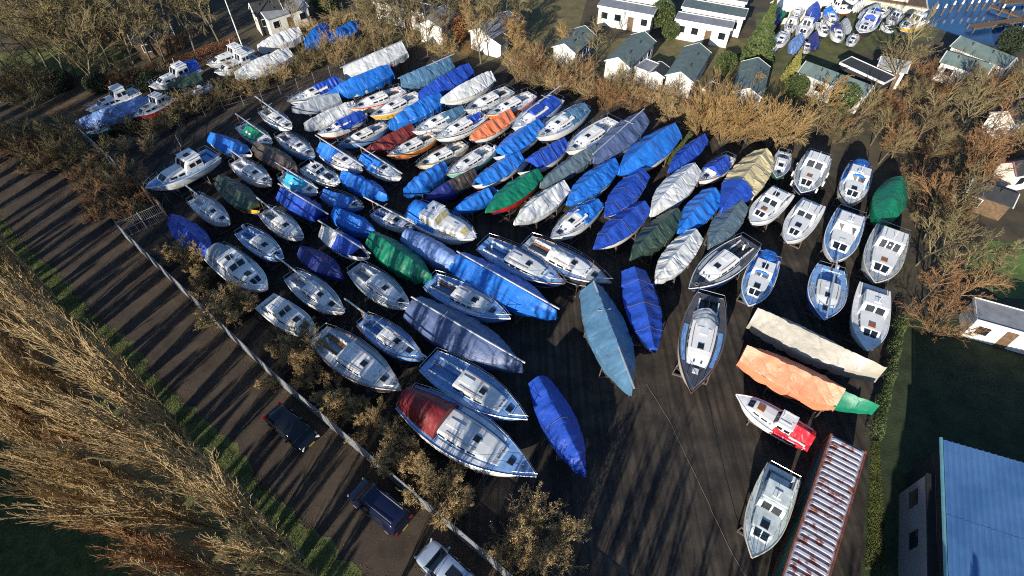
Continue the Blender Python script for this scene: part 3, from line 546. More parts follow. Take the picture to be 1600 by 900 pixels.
# --- the small yard by the water
kw = dict(group='boats in the small yard by the water', far=True, stand=False)
boat('C', (1216,31), (1220,8), 1.8, 'boat in a dark green cover in the waterside yard', covers=F('green', hr=.9, drop=.6), **kw)
boat('S', (1241,30), (1250,8), 1.9, 'white yacht between the green and the blue cover by the water', **kw)
boat('C', (1268,36), (1273,11), 1.9, 'boat in a blue domed cover in the waterside yard', covers=F('royal', hr=1.0, drop=.6, rnd=.8), **kw)
boat('C', (1198,44), (1216,28), 1.7, 'boat in a navy blue sheet at the edge of the waterside yard', covers=F('navy', hr=1.0, drop=.8), **kw)
boat('C', (1193,62), (1201,40), 1.7, 'bright blue covered boat at the edge of the waterside yard', covers=F('bright', hr=1.0, drop=.8), **kw)
boat('M', (1230,51), (1240,32), 1.7, 'small maroon bottomed cabin boat by the waterside', hull='white', bottom='antifoul_red', house=.7, **kw)
boat('M', (1249,60), (1263,36), 1.9, 'white cruiser in the middle of the waterside yard', **kw)
boat('S', (1291,58), (1281,35), 1.9, 'white yacht with bare mast stump on the waterside grass', **kw)
boat('S', (1303,42), (1295,15), 1.9, 'white yacht with blue hatch cover in the waterside yard', covers=MID('bright', .1, .4), **kw)
boat('S', (1312,67), (1306,40), 1.9, 'white yacht with navy cockpit cover on the waterside grass', covers=COCK('navy'), **kw)
boat('C', (1328,50), (1318,35), 1.7, 'small boat under a pale grey cover on the waterside grass', covers=F('tgrey', hr=.9, drop=.6), **kw)
boat('C', (1273,78), (1272,57), 1.8, 'orange bottomed boat in a navy pointed cover on the grass', hull='orange', covers=F('navy', hr=1.0, drop=.4), **kw)
boat('C', (1236,82), (1250,59), 1.8, 'boat wrapped in pale blue sheeting beside the golden conifer', covers=F('silverblue', hr=1.0, drop=.6), **kw)
boat('S', (1213,74), (1228,50), 1.9, 'grey decked yacht with red stern fittings by the water', deck='dgrey', **kw)
boat('S', (1200,84), (1213,70), 1.6, 'small grey boat nearest the green roofed chalet', hull='grey', deck='dgrey', rail=False, **kw)
boat('M', (1330,20), (1296,8), 1.9, 'largest white motor yacht with orange waterline by the long tent', boot='orange', bottom='antifoul_red', **kw)
boat('C', (1332,15), (1348,5), 1.7, 'small white sheeted boat beside the quay', covers=F('twhite', hr=.8, drop=.6), **kw)
boat('C', (1342,26), (1372,12), 1.8, 'boat under a light grey fitted cover by the quay', covers=F('tgrey', hr=.9, drop=.6), **kw)
boat('S', (1368,27), (1388,15), 1.7, 'small white open boat on the quay lawn', **kw)
boat('M', (1387,38), (1405,22), 1.7, 'white cabin boat with dark roof window on the quay lawn', house=.7, **kw)
boat('M', (1342,55), (1365,26), 2.0, 'dark red hulled cruiser with blue canvas on bare ground', hull='dark', bottom='antifoul_red', canvas='royal', **kw)
boat('M', (1405,46), (1443,30), 2.0, 'yellow hulled cruiser with dark windows at the water edge', hull='yellow', stripe='white', **kw)
boat('S', (1345,8), (1322,-6), 1.8, 'white yacht beside the long tent at the top edge', **kw)
boat('S', (1240,12), (1232,-8), 1.8, 'white yacht at the top edge above the green cover', **kw)
boat('M', (1262,10), (1257,-10), 1.9, 'white cruiser at the top edge above the blue dome', **kw)
boat('S', (1325,72), (1338,54), 1.7, 'small white yacht on bare ground near the carport', **kw)
boat('S', (1258,84), (1262,66), 1.6, 'small grey white boat between the blue sheeting and the navy cover', deck='dgrey', **kw)
boat('S', (1395,52), (1378,40), 1.6, 'low grey boat beside the yellow hulled cruiser', hull='offwhite', deck='dgrey', **kw)
# ---------------------------------------------------------------- buildings
mat('clad_white', (.66,.64,.58), .6, .08, 1, .15, 8); mat('clad_blue', (.05,.09,.2), .6, .15, 2); mat('clad_grey', (.32,.33,.34), .7, .15, 2)
mat('felt_green', (.10,.14,.135), .8, .2, 1.2, .3, 12); mat('felt_dark', (.03,.033,.036), .85, .25, 1.2, .3, 12); mat('felt_grey', (.21,.22,.24), .8, .2, 1.2)
mat('fascia_white', (.7,.68,.66), .5, .05); mat('fascia_maroon', (.16,.03,.04), .5, .1); mat('black_wall', (.02,.02,.022), .8, .2); mat('timber_brown', (.12,.075,.04), .8, .3, 3, .3, 10)
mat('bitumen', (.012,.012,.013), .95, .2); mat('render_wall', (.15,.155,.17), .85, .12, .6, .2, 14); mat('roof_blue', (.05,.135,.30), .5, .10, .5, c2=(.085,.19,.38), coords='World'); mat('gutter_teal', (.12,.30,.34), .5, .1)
mat('container_roof', (.50,.48,.52), .55, .3, 1.6, .2, 20, c2=(.22,.07,.04), contrast=(.52,.62), coords='World'); mat('container_plate', (.27,.26,.32), .6, .3, 1.6, .2, 20, c2=(.16,.05,.03), contrast=(.46,.6), coords='World'); mat('container_teal', (.04,.11,.10), .55, .2); mat('rust', (.20,.05,.02), .8, .4, 4)
def prism(m, L, W, z0, z1, mi=0): m.box((0, 0, (z0+z1)/2), (W, L, z1-z0), mi=mi)
def window(parent, c, w, hgt, axis, glass='smoked_glass', frame='fascia_white'):
    m = MB(); o = MB(); x, y, z = c
    if axis == 'x': m.box(c, (.03, w, hgt))
    else: m.box(c, (w, .03, hgt))
    p = m.build('window', glass, parent); t = .07
    for a, b, ww, hh in ((0, hgt/2, w+t, t), (0, -hgt/2, w+t, t), (-w/2, 0, t, hgt-t), (w/2, 0, t, hgt-t)):
        if axis == 'x': o.box((x, y+a, z+b), (.07, ww, hh))
        else: o.box((x+a, y, z+b), (ww, .07, hh))
    o.build('frame', frame, p)
def house(name, FL, FR, BR, label, wh=2.5, rh=.85, wall='clad_white', side='clad_white', roof='felt_green', fascia='fascia_white', ridge='y', nwin=3, flat=False, over=.18, cat='chalet', vents=2, group=None, gable_win=False):
    A, B, C = at(*FL, wh), at(*FR, wh), at(*BR, wh); ex = (B-A); W = ex.length; ex.normalize(); ey = Vector((-ex.y, ex.x, 0)); L = abs((C-B).dot(ey))
    if (C-B).dot(ey) < 0: ey = -ey
    c = (A+B)/2+ey*L/2; root = empty(name, (c.x, c.y, 0), math.atan2(ex.y, ex.x), label, cat, group)
    m = MB(); w, l = W/2, L/2
    z1 = wh-.03
    m.add([(-w,-l,0), (w,-l,0), (w,-l,z1), (-w,-l,z1), (w,l,0), (w,l,z1), (-w,l,0), (-w,l,z1)], [(0,1,2,3), (4,6,7,5)]); m.add([(w,-l,0), (w,l,0), (w,l,z1), (w,-l,z1), (-w,l,0), (-w,-l,0), (-w,-l,z1), (-w,l,z1)], [(0,1,2,3), (4,5,6,7)], 1)
    if not flat:
        if ridge == 'y': m.add([(-w,-l,z1), (w,-l,z1), (0,-l,wh+rh-.06), (-w,l,z1), (w,l,z1), (0,l,wh+rh-.06)], [(0,1,2), (4,3,5)])
        else: m.add([(w,-l,z1), (w,l,z1), (w,0,wh+rh-.06), (-w,-l,z1), (-w,l,z1), (-w,0,wh+rh-.06)], [(0,1,2), (4,3,5)])
    m.build('wall', [wall, side], root)
    o_ = over; th = .09
    if flat:
        m = MB(); m.box((0, 0, wh+.06), (W+2*o_, L+2*o_, .18)); r = m.build('roof', roof, root)
        m = MB()
        for s in (1, -1): m.box((0, s*(l+o_+.02), wh+.09), (W+2*o_+.1, .05, .3)); m.box((s*(w+o_+.02), 0, wh+.09), (.05, L+2*o_-.02, .3))
        m.build('fascia', fascia, r)
    else:
        m = MB(); a, b = (w, l) if ridge == 'y' else (l, w); sl = rh/a
        for s in (1, -1):
            q = [(s*(a+o_), -b-o_, wh-sl*o_), (s*.0, -b-o_, wh+rh), (0, b+o_, wh+rh), (s*(a+o_), b+o_, wh-sl*o_)]; q += [(x, y, z+th) for x, y, z in q]
            if ridge != 'y': q = [(y, x, z) for x, y, z in q]
            m.add(q, [(0,1,2,3), (7,6,5,4), (0,4,5,1), (2,6,7,3), (3,7,4,0)])
        r = m.build('roof', roof, root)
        for e in (1, -1):
            for s in (1, -1):
                q = [(s*(a+o_), e*(b+o_+.012), wh-sl*o_+.03), (0, e*(b+o_+.012), wh+rh+.03)]
                if ridge != 'y': q = [(y, x, z) for x, y, z in q]
                m = MB(); m.tube(q, .085, 4); m.build('bargeboard', fascia, r)
        for i in range(vents):
            m = MB(); q = (.35*a, -b+2*b*(i+.7)/(vents+.6)); q = q if ridge == 'y' else (q[1], -q[0]); m.cyl((q[0], q[1], wh+rh*.6), .09, .45, 8); m.build('vent_pipe', 'felt_dark', r)
    for i in range(nwin):
        y = -l+L*(i+.5)/nwin; window(root, (w+.012, y, wh*.58), min(1.1, L/nwin*.55), 1.0, 'x')
    if ridge == 'x' or gable_win:
        k = max(2, int(W/1.8))
        for i in range(k):
            x = -w+W*(i+.5)/k
            if i == k//2:
                m = MB(); m.box((x, -l-.012, 1.0), (.85, .04, 2.0)); m.build('door', 'timber_brown', root)
            else: window(root, (x, -l-.012, wh*.58), min(1.0, W/k*.55), 1.0, 'y')
    return root
house('chalet', (865,73), (899,83), (937,58), 'white fronted chalet with a blue side wall behind bare trees', side='clad_blue', roof='felt_green')
house('chalet', (947,94), (984,105), (1026,66), 'white chalet with green roof and a grey lean-to at its side', roof='felt_green')
house('chalet', (1042,117), (1082,127), (1123,86), 'white chalet with green roof in front of the flat white bungalow', roof='felt_green')
house('chalet', (1146,143), (1190,152), (1216,108), 'white chalet with green roof beside the tall conifer', roof='felt_green')
house('lean_to', (993,106), (1013,114), (1024,100), 'grey flat lean-to roof against the chalet wall', wh=2.2, flat=True, roof='felt_grey', nwin=0, cat='lean-to', over=.05)
house('garden_shed', (1012,115), (1037,120), (1045,106), 'small white shed with dark roof beside the lean-to', wh=1.9, rh=.5, roof='felt_dark', nwin=0, cat='shed', vents=0)
house('garden_shed', (1098,141), (1122,150), (1130,136), 'white roofless looking store box in the brown shrubs', wh=1.9, flat=True, roof='timber_brown', nwin=0, cat='shed', over=.02)
house('bungalow', (936,10), (1019,25), (1026,14), 'long white bungalow with grey flat roof beside the green bush', wh=2.7, flat=True, roof='felt_grey', ridge='x', nwin=1, cat='bungalow')
house('bungalow', (1057,31), (1142,46), (1147,36), 'white bungalow with pale flat roof and long windows in front of its twin', wh=2.7, flat=True, roof='felt_grey', ridge='x', nwin=1, cat='bungalow')
house('bungalow', (1067,12), (1162,29), (1170,17), 'white bungalow with green grey roof behind the pale roofed one', wh=2.8, flat=True, roof='felt_green', ridge='x', nwin=1, cat='bungalow')
house('bungalow', (968,-6), (1045,4), (1050,-8), 'white bungalow with green grey roof at the top of the picture', wh=2.8, flat=True, roof='felt_green', ridge='x', nwin=1, cat='bungalow')
house('bungalow', (1105,-5), (1165,5), (1170,-8), 'low white bungalow behind the others near the waterside boats', wh=2.8, flat=True, roof='felt_green', ridge='x', nwin=1, cat='bungalow')
house('chalet', (1250,112), (1350,150), (1378,142), 'long white chalet with dark green ridge roof beside the carport', roof='felt_green', ridge='x', nwin=1, rh=.8)
house('carport', (1315,100), (1380,130), (1392,120), 'open carport with dark flat roof and white green fascia', wh=2.7, flat=True, roof='felt_dark', wall='black_wall', side='black_wall', nwin=0, cat='carport')
house('chalet', (1472,96), (1540,117), (1549,106), 'white chalet with pale green roof in the brown trees', roof='felt_green', ridge='x', nwin=1)
house('chalet', (1488,72), (1570,105), (1582,92), 'white chalet with many windows next to the water', roof='felt_green', ridge='x', nwin=1)
house('chalet', (1374,104), (1415,112), (1420,102), 'small pale chalet behind the wide bare tree', roof='felt_grey', ridge='x', nwin=1)
house('chalet', (1550,176), (1585,192), (1630,175), 'white gabled chalet with dark roof at the picture edge', roof='felt_dark', nwin=2)
house('garden_house', (1565,254), (1590,273), (1640,250), 'white garden house with black roof and maroon trim', roof='felt_dark', fascia='fascia_maroon', nwin=2, cat='garden house')
house('garden_shed', (1515,300), (1580,322), (1590,300), 'dark low shed half hidden behind brown twigs', wh=2.0, rh=.6, roof='felt_dark', wall='timber_brown', side='timber_brown', ridge='x', nwin=0, cat='shed')
house('site_cabin', (1526,501), (1650,536), (1640,500), 'long pale site cabin with flat grey roof above the shaded lawn', wh=2.2, flat=True, roof='felt_grey', wall='clad_white', ridge='x', nwin=0, cat='cabin', over=.04)
house('wooden_shed', (208,68), (270,54), (262,42), 'dark wooden shed under the bare trees by the leaf hedge', wh=2.4, rh=.9, roof='felt_dark', wall='timber_brown', side='timber_brown', ridge='x', nwin=0, cat='shed', vents=0)
house('boathouse', (400,24), (440,14), (436,2), 'black boathouse with white gable at the top edge', wh=3.0, rh=1.2, roof='felt_dark', wall='black_wall', side='clad_white', ridge='x', nwin=2, cat='boathouse')
house('boathouse', (418,30), (480,10), (470,-4), 'long white boathouse with pale roof at the top edge', wh=2.6, rh=.7, roof='felt_grey', wall='clad_white', ridge='x', nwin=1, cat='boathouse')
house('house', (586,5), (662,22), (670,10), 'white house with dark roof behind the scrub', wh=2.7, flat=True, roof='felt_dark', ridge='x', nwin=2, cat='house')
house('house', (655,38), (690,44), (716,22), 'low white chalet with grey roof half hidden by scrub', wh=2.5, roof='felt_grey', nwin=3, cat='house')
house('house', (735,48), (768,60), (808,32), 'blue grey roofed chalet behind the orange leafed bush', wh=2.6, roof='felt_grey', side='clad_grey', nwin=4, cat='house')
house('garden_shed', (758,64), (782,70), (790,58), 'cream shed among the twigs below the blue grey roof', wh=2.0, rh=.5, roof='felt_dark', wall='clad_white', nwin=0, cat='shed', vents=0)
house('boat_tent', (1222,14), (1300,2), (1296,-10), 'long white storage tent beside the waterside boats', wh=2.4, rh=1.2, roof='fascia_white', ridge='x', nwin=0, cat='tent', vents=0)
# ---------------------------------------------------------------- the blue roofed hall
HZ = 5.0
hA, hB, hC = at(1474,687,HZ), at(1482,900,HZ), at(1600,751,HZ)
hu = (hB-hA).normalized(); hv = Vector((-hu.y, hu.x, 0)); hv = hv if hv.x > 0 else -hv
hall = empty('storage_hall', (hA.x, hA.y, 0), 0, 'big hall with a blue corrugated metal roof and grey side wall', 'hall')
def HP(a, b, z): p = hu*a+hv*b; return (p.x, p.y, z)
skew = (hC-hA).dot(hu)/max(.1, (hC-hA).dot(hv))
HL, HW, rise = 30.0, 24.0, 2.6
def RP(a, b, dz=0): return HP(a, b, HZ+rise*b/HW+dz)
sm = MB(); n = 13                                # one corrugated roof sheet, shared by all sheets
SW, SL = 1.0, 5.4
for i in range(n):
    u = i/(n-1)*SW; k = .08 if i % 4 == 2 else 0.0
    sm.v += [tuple(Vector(RP(0, u, k))-Vector(RP(0,0))), tuple(Vector(RP(SL, u, k))-Vector(RP(0,0)))]
sm.f = [(2*i, 2*i+1, 2*i+3, 2*i+2) for i in range(n-1)]; sm.m = [0]*len(sm.f)
first = None
for i in range(5):
    for j in range(24):
        off = Vector(RP(i*(SL-.12), j*1.0, .012*(i % 2)))
        if first is None: first = sm.build('roof_sheet', 'roof_blue', hall, loc=off)
        else: link('roof_sheet', first.data, hall, off)
m = MB(); m.tube([HP(-.1,-.12,HZ-.03), HP(27,-.12,HZ-.03)], .11, 6); m.build('gutter', 'gutter_teal', hall)
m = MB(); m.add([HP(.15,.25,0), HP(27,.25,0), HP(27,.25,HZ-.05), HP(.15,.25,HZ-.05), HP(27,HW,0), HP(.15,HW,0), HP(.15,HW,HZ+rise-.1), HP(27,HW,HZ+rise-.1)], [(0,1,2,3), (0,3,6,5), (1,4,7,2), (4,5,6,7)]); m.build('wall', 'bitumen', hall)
AZ = 3.4; q0 = at(1447,742,AZ)-hA; AD = max(.2, -q0.dot(hv)); A0 = q0.dot(hu)      # low side building under the eave
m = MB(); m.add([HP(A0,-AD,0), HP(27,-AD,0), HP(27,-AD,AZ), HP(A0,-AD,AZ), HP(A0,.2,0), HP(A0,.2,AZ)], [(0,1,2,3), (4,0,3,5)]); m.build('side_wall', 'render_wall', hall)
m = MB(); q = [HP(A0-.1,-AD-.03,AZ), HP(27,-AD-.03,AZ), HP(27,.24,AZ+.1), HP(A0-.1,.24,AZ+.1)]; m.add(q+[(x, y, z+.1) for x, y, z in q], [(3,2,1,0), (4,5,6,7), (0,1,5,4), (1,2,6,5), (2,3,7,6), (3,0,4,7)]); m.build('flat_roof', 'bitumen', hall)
rzh = math.atan2(hu.y, hu.x)
for a in (A0+1.1, A0+4.0, A0+7.0):
    m = MB(); p = HP(a, -AD-.015, 1.9); m.box(p, (1.1, .05, 1.0), rz=rzh); wo = m.build('window', 'smoked_glass', hall)
    m = MB(); p = HP(a, -AD-.03, 1.36); m.box(p, (1.25, .12, .08), rz=rzh); m.build('sill', 'render_wall', wo)
# ---------------------------------------------------------------- rusty container
cA, cB, cC = at(1298,677,2.6), at(1350,703,2.6), at(1222,900,2.6)
cu = (cC-cA).normalized(); cv = Vector((-cu.y, cu.x, 0)); cv = cv if cv.x > 0 else -cv; CW, CL = 2.44, 12.19
ctr = cA+cu*CL/2+cv*CW/2; rzc = math.atan2(-cu.y, -cu.x)
ct = empty('shipping_container', (ctr.x, ctr.y, 0), rzc, 'rusty shipping container with ribbed pale roof and teal sides', 'container')
m = MB(); m.box((0,0,2.52), (CL-.1, CW-.1, .04)); m.build('roof_plate', 'container_plate', ct)
rib = None
for i in range(27):
    x = -CL/2+.35+i*(CL-.7)/26
    if rib is None:
        m = MB(); m.box((0,0,0), (.21, CW-.34, .11), top=.84); rib = m.build('roof_rib', 'container_roof', ct, loc=(x,0,2.592))
    else: link('roof_rib', rib.data, ct, (x,0,2.592))
for s in (1, -1):
    m = MB(); v = []
    for i in range(88):
        x = -CL/2+.1+i*(CL-.2)/87; d = .0 if i % 4 in (0, 1) else -.045; v.append([(x, s*(CW/2-.03+d), .2), (x, s*(CW/2-.03+d), 2.46)])
    m.loft(v, cap=False, ring_closed=False); m.build('side_panel', 'container_teal', ct)
    m = MB(); m.box((0, s*(CW/2-.04), 2.52), (CL-.3, .1, .13)); m.build('top_rail', 'rust', ct)
    m = MB(); m.box((0, s*(CW/2-.04), .12), (CL-.3, .1, .16)); m.build('bottom_rail', 'rust', ct)
    m = MB(); m.box((s*(CL/2-.03), 0, 1.3), (.05, CW-.2, 2.3)); m.build('door' if s > 0 else 'end_panel', 'container_teal', ct)
    for e in (1, -1):
        m = MB(); m.box((s*(CL/2-.07), e*(CW/2-.07), 1.31), (.16, .16, 2.62)); m.build('corner_post', 'rust', ct)
# ---------------------------------------------------------------- fences
def bar_panel(w, hgt, step, r=.012):
    m = MB(); n = int(w/step)
    for i in range(n): m.box(((i+.5)*w/n, 0, hgt/2+.03), (r*2, r*2, hgt-.06))
    for z in (.1, hgt*.5, hgt-.02): m.box((w/2, .02, z), (w, .03, .04))
    return m
def bar_fence(name, pts, label, hgt=1.9, step=.075, r=.013, material='galvanised', pr=.04):
    root = None; cache = {}
    for A, B in zip(pts, pts[1:]):
        d = B-A; n = max(1, round(d.length/2.5)); w = d.length/n; rz = math.atan2(d.y, d.x)
        if root is None: root = empty(name, (A.x, A.y, 0), 0, label, 'fence'); o0 = Vector((A.x, A.y, 0))
        pan = None; post = None
        for i in range(n):
            p = A+d*i/n-o0
            if pan is None:
                pan = bar_panel(w, hgt, step, r).build('fence_panel', material, root, loc=p, rz=rz)
                m = MB(); m.cyl((0,0,0), pr, hgt+.15, 6); post = m.build('post', 'galvanised', root, loc=p)
            else: link('fence_panel', pan.data, root, p, rz); link('post', post.data, root, p)
    return root
fC = fB+(fB-fA).normalized()*9
bar_fence('mesh_fence', [at(198,373), at(300,470), at(440,603), at(560,706), at(770,885), fC], 'long grey mesh fence between the road and the boat yard', step=.045, r=.014)
bar_fence('mesh_gate', [at(198,372), at(262,342)], 'see-through mesh gate closing the yard entrance', hgt=2.0, step=.16, r=.01)
bar_fence('weathered_fence', [at(264,341), at(203,283)], 'weathered wooden board fence beside the gate', hgt=2.0, step=.16, r=.066, material='timber_brown')
bar_fence('mesh_fence', [at(203,283), at(130,215)], 'grey mesh fence running along the thicket to the old quay', step=.09, r=.012)
bar_fence('wire_fence', [at(262,345), at(290,190), at(440,150), at(610,82)], 'thin wire fence behind the last row of boats', hgt=1.4, step=.3, r=.004, material='cradle_steel', pr=.025)
# ---------------------------------------------------------------- cars
mat('paint_black', (.006,.008,.014), .15, .1, spec=.6); mat('paint_navy', (.006,.009,.035), .22, .15, spec=.6); mat('paint_silver', (.42,.50,.62), .25, .05, metal=.3)
mat('lamp_red', (.5,.01,.01), .2); mat('lamp_clear', (.6,.62,.65), .1); mat('rim_alloy', (.35,.36,.38), .35, .1, metal=.7); mat('plate_yellow', (.7,.45,.03), .5)
def car(name, front, rear, label, paint, van=False, sunroof=False):
    A, B = at(*front, .9), at(*rear, .9); c = (A+B)/2; d = A-B; L = 4.7 if van else 4.5; W = 1.85; rz = math.atan2(d.y, d.x)
    root = empty(name, (c.x, c.y, 0), rz, label, 'van' if van else 'car')
    Hh = 1.9 if van else 1.5; belt = 1.05 if van else .92
    low = [(-.5,.72,.42,.86), (-.485,.9,.28,.96), (-.42,.97,.24,1.0), (-.2,1,.24,1.0), (.1,1,.24,1.0), (.3,.99,.24,.97), (.42,.95,.24,.86), (.48,.85,.3,.74), (.5,.68,.42,.62)]
    m = MB(); rg = []
    for u, w, z0, k in low:
        x, w, zt = u*L, w*W/2, belt*k; rg.append([(x,w*.9,z0), (x,w,z0+.14), (x,w,zt-.14), (x,w*.93,zt-.02), (x,w*.6,zt+.015), (x,-w*.6,zt+.015), (x,-w*.93,zt-.02), (x,-w,zt-.14), (x,-w,z0+.14), (x,-w*.9,z0)])
    m.loft(rg); bo = m.build('body', paint, root, True); md = bo.modifiers.new('round', 'SUBSURF'); md.levels = md.render_levels = 2
    gh = [(-.485,.84,belt-.05), (-.455,.8,Hh-.12), (-.40,.78,Hh-.02), (.0,.79,Hh), (.16,.78,Hh-.03), (.2,.78,Hh-.09), (.36,.86,belt-.06)] if van else [(-.47,.8,belt-.05), (-.36,.74,Hh-.1), (-.28,.72,Hh-.02), (-.08,.73,Hh), (.06,.73,Hh-.03), (.1,.73,Hh-.08), (.3,.83,belt-.06)]
    m = MB(); rg = []
    for u, w, z in gh:
        x = u*L; wb = .93*W/2; wt = w*W/2; f = (z-(belt-.06))/(Hh-belt+.06); wt2 = wb+(wt-wb)*f
        rg.append([(x,wb,belt-.07), (x,wt2+.0,z-.04), (x,wt2*.9,z), (x,-wt2*.9,z), (x,-wt2,z-.04), (x,-wb,belt-.07)])
    m.loft(rg); bo = m.build('greenhouse', paint, root, True)
    def pane(nm, u0, u1, z0, z1, y, ):   # side pane
        for s in (1, -1):
            q = MB(); t = .012; wb, wt = .93*W/2, (.79 if van else .74)*W/2
            yy = lambda z: wb+(wt-wb)*(z-belt)/(Hh-belt)+t
            q.add([(u0*L, s*yy(z0), z0), (u1*L, s*yy(z0), z0), ((u1-.03)*L if u1 > .1 else u1*L, s*yy(z1), z1), (u0*L, s*yy(z1), z1)], [(0,1,2,3) if s < 0 else (3,2,1,0)]); q.build(nm, 'smoked_glass', root)
    pane('side_window', -.05, .17, belt+.03, Hh-.13, 0); pane('side_window', -.27, -.07, belt+.03, Hh-.13, 0)
    (u0, _, z0), (u1, _, z1) = (gh[-2], gh[-1]); nx = .02
    q = MB(); a, b = .12, .9; P_ = lambda f, y: (L*(u0+(u1-u0)*f)+nx, y, z0+(z1-z0)*f+nx)
    q.add([P_(a,-.66), P_(b,-.76), P_(b,.76), P_(a,.66)], [(0,1,2,3)]); q.build('windscreen', 'smoked_glass', root)
    (u0, _, z0), (u1, _, z1) = (gh[0], gh[1]); q = MB(); P2 = lambda f, y: (L*(u0+(u1-u0)*f)-nx, y, z0+(z1-z0)*f+nx)
    q.add([P2(.3,-.68), P2(.3,.68), P2(.95,.6), P2(.95,-.6)], [(3,2,1,0)]); q.build('rear_window', 'smoked_glass', root)
    if sunroof: q = MB(); q.box((-.13*L, 0, Hh-.005), (.95, .72, .05), top=.96); q.build('sunroof', 'smoked_glass', root)
    if van:
        for s in (1, -1): q = MB(); q.tube([(-.4*L, s*.55, Hh+.06), (.1*L, s*.55, Hh+.06)], .025, 4); q.build('roof_rail', 'steel', root)
    for x in (-.31*L, .31*L):
        for s in (1, -1):
            q = MB(); q.cyl((x, s*W/2-(.2 if s > 0 else .02), .33), .33, .22, 18, axis='y'); ty = q.build('tyre', 'black_rubber', root)
            q = MB(); q.cyl((x, s*(W/2+.015)-(.0 if s > 0 else .02), .33), .21, .02, 14, axis='y'); q.build('rim', 'rim_alloy', ty)
    for s in (1, -1):
        q = MB(); q.box((.478*L, s*.62, .62), (.1, .36, .13), rz=-s*.5); q.build('headlight', 'lamp_clear', root)
        q = MB(); q.box((-.487*L, s*.72, .85), (.06, .2, .26)); q.build('tail_light', 'lamp_red', root)
        q = MB(); q.box((.19*L, s*(W/2+.1), belt+.04), (.12, .22, .15), top=.85); q.build('mirror', paint, root)
    q = MB()
    for sg in (1, -1):
        for u in (-.28, -.06, .18): q.box((u*L, sg*(W/2-.004), belt*.62), (.014, .012, belt*.55))
    q.build('door_gap', 'black_rubber', root)
    for sg in (1, -1):
        for u in (-.22, .02): q = MB(); q.box((u*L, sg*(W/2+.008), belt*.78), (.18, .03, .035)); q.build('door_handle', 'steel', root)
    for x in (-.5*L-.006, .5*L+.004): q = MB(); q.box((x, 0, .5), (.02, .5, .11)); q.build('number_plate', 'plate_yellow', root)
    return root
car('parked_car', (488,693), (420,637), 'black hatchback parked on the shadowed road by the fence', 'paint_black')
car('parked_van', (552,757), (634,823), 'dark blue van with roof rails parked beside the fence', 'paint_navy', van=True)
car('parked_car', (663,857), (738,928), 'silver blue car with a large glass sunroof at the picture bottom', 'paint_silver', sunroof=True)
# ---------------------------------------------------------------- water side: piles, jetties, barge
def jetty(A, B, w, label):
    d = B-A; n = int(d.length/.5); root = empty('jetty', (A.x, A.y, 0), math.atan2(d.y, d.x), label, 'jetty')
    pl = None
    for i in range(n):
        x = (i+.5)*d.length/n
        if pl is None: m = MB(); m.box((0,0,0), (.44, w, .06)); pl = m.build('plank', 'timber_brown', root, loc=(x,0,.62))
        else: link('plank', pl.data, root, (x,0,.62))
    for s in (1, -1): m = MB(); m.box((d.length/2, s*w*.4, .52), (d.length, .12, .14)); m.build('beam', 'timber_brown', root)
    for i in range(max(2, n//5)):
        for s in (1, -1): m = MB(); m.cyl((d.length*i/max(1, n//5-1) if n >= 10 else d.length*i, s*w*.45, -.6), .1, 1.4, 6); m.build('post', 'timber_brown', root)
jetty(at(1515,48), at(1605,35), 1.3, 'broad wooden jetty reaching out from the bank')
jetty(at(1545,15), at(1604,36), 1.0, 'thin wooden walkway slanting between mooring posts')
jetty(at(1562,10), at(1610,6), 1.2, 'far wooden jetty at the corner of the water')
for i, (x, y) in enumerate([(1457,25), (1470,24), (1484,19), (1497,18), (1511,17), (1522,16), (1534,15), (1546,14), (1567,9), (1574,28), (1560,24), (1577,60), (1588,58), (1596,54), (1560,62), (1598,17)]):
    p = at(x, y); m = MB(); m.cyl((0,0,-.8), .13, 2.0, 8); o = m.build('mooring_post', 'timber_brown', None, loc=(p.x, p.y, 0)); tag(o, 'white capped mooring post standing in the blue water', 'post', 'mooring posts in the water')
    m = MB(); m.cyl((0,0,1.18), .16, .55, 8, r1=.1); m.build('cap', 'white_paint', o)
bq = empty('barge', at(1390,10), 0, 'flat timber decked barge moored along the quay', 'barge'); a_, b_ = at(1340,2), at(1444,18); d_ = b_-a_; bq.location = (a_+b_)/2; bq.rotation_euler = (0, 0, math.atan2(d_.y, d_.x))
bl = d_.length
m = MB(); m.loft([[(-bl/2,-1.9,0), (bl/2-1,-1.9,0), (bl/2-1,1.9,0), (-bl/2,1.9,0)], [(-bl/2,-2,1.1), (bl/2,-2,1.1), (bl/2,2,1.1), (-bl/2,2,1.1)]]); m.build('hull', 'gel_cream', bq)
m = MB(); m.box((0,0,1.16), (bl-.6, 3.4, .1)); m.build('deck', 'mat_deck_timber' if False else 'timber_brown', bq)
m = MB(); m.box((-1,0.2,1.5), (bl*.6, 2.0, .6), top=.95); m.build('hatch_cover', 'gel_cream', bq)
# ---------------------------------------------------------------- lamp post, cables
p = at(380,76); lp = empty('lamp_post', p, 0, 'tall white lamp post beside the white cruisers', 'lamp post')
m = MB(); m.tube([(0,0,0), (0,0,9.0)], .1, 8, r1=.055); m.build('pole', 'white_paint', lp); m = MB(); m.tube([(0,0,8.95), (.9,.3,9.1)], .04, 6); m.build('arm', 'white_paint', lp); m = MB(); m.box((1.1,.37,9.1), (.6,.22,.12), rz=.3); m.build('lamp_head', 'alloy', lp)
def cable(pts, r, material, label, nm='cable'):
    m = MB(); q = []
    P_ = [at(*p) for p in pts]
    for a, b in zip(P_, P_[1:]):
        for i in range(6): v = a+(b-a)*i/6; q.append((v.x+.08*noise.noise((v.x,v.y,3)), v.y+.08*noise.noise((v.x,v.y,9)), .02))
    q.append((*P_[-1][:2], .02)); m.tube(q, r, 4); tag(m.build(nm, material), label, 'cable')
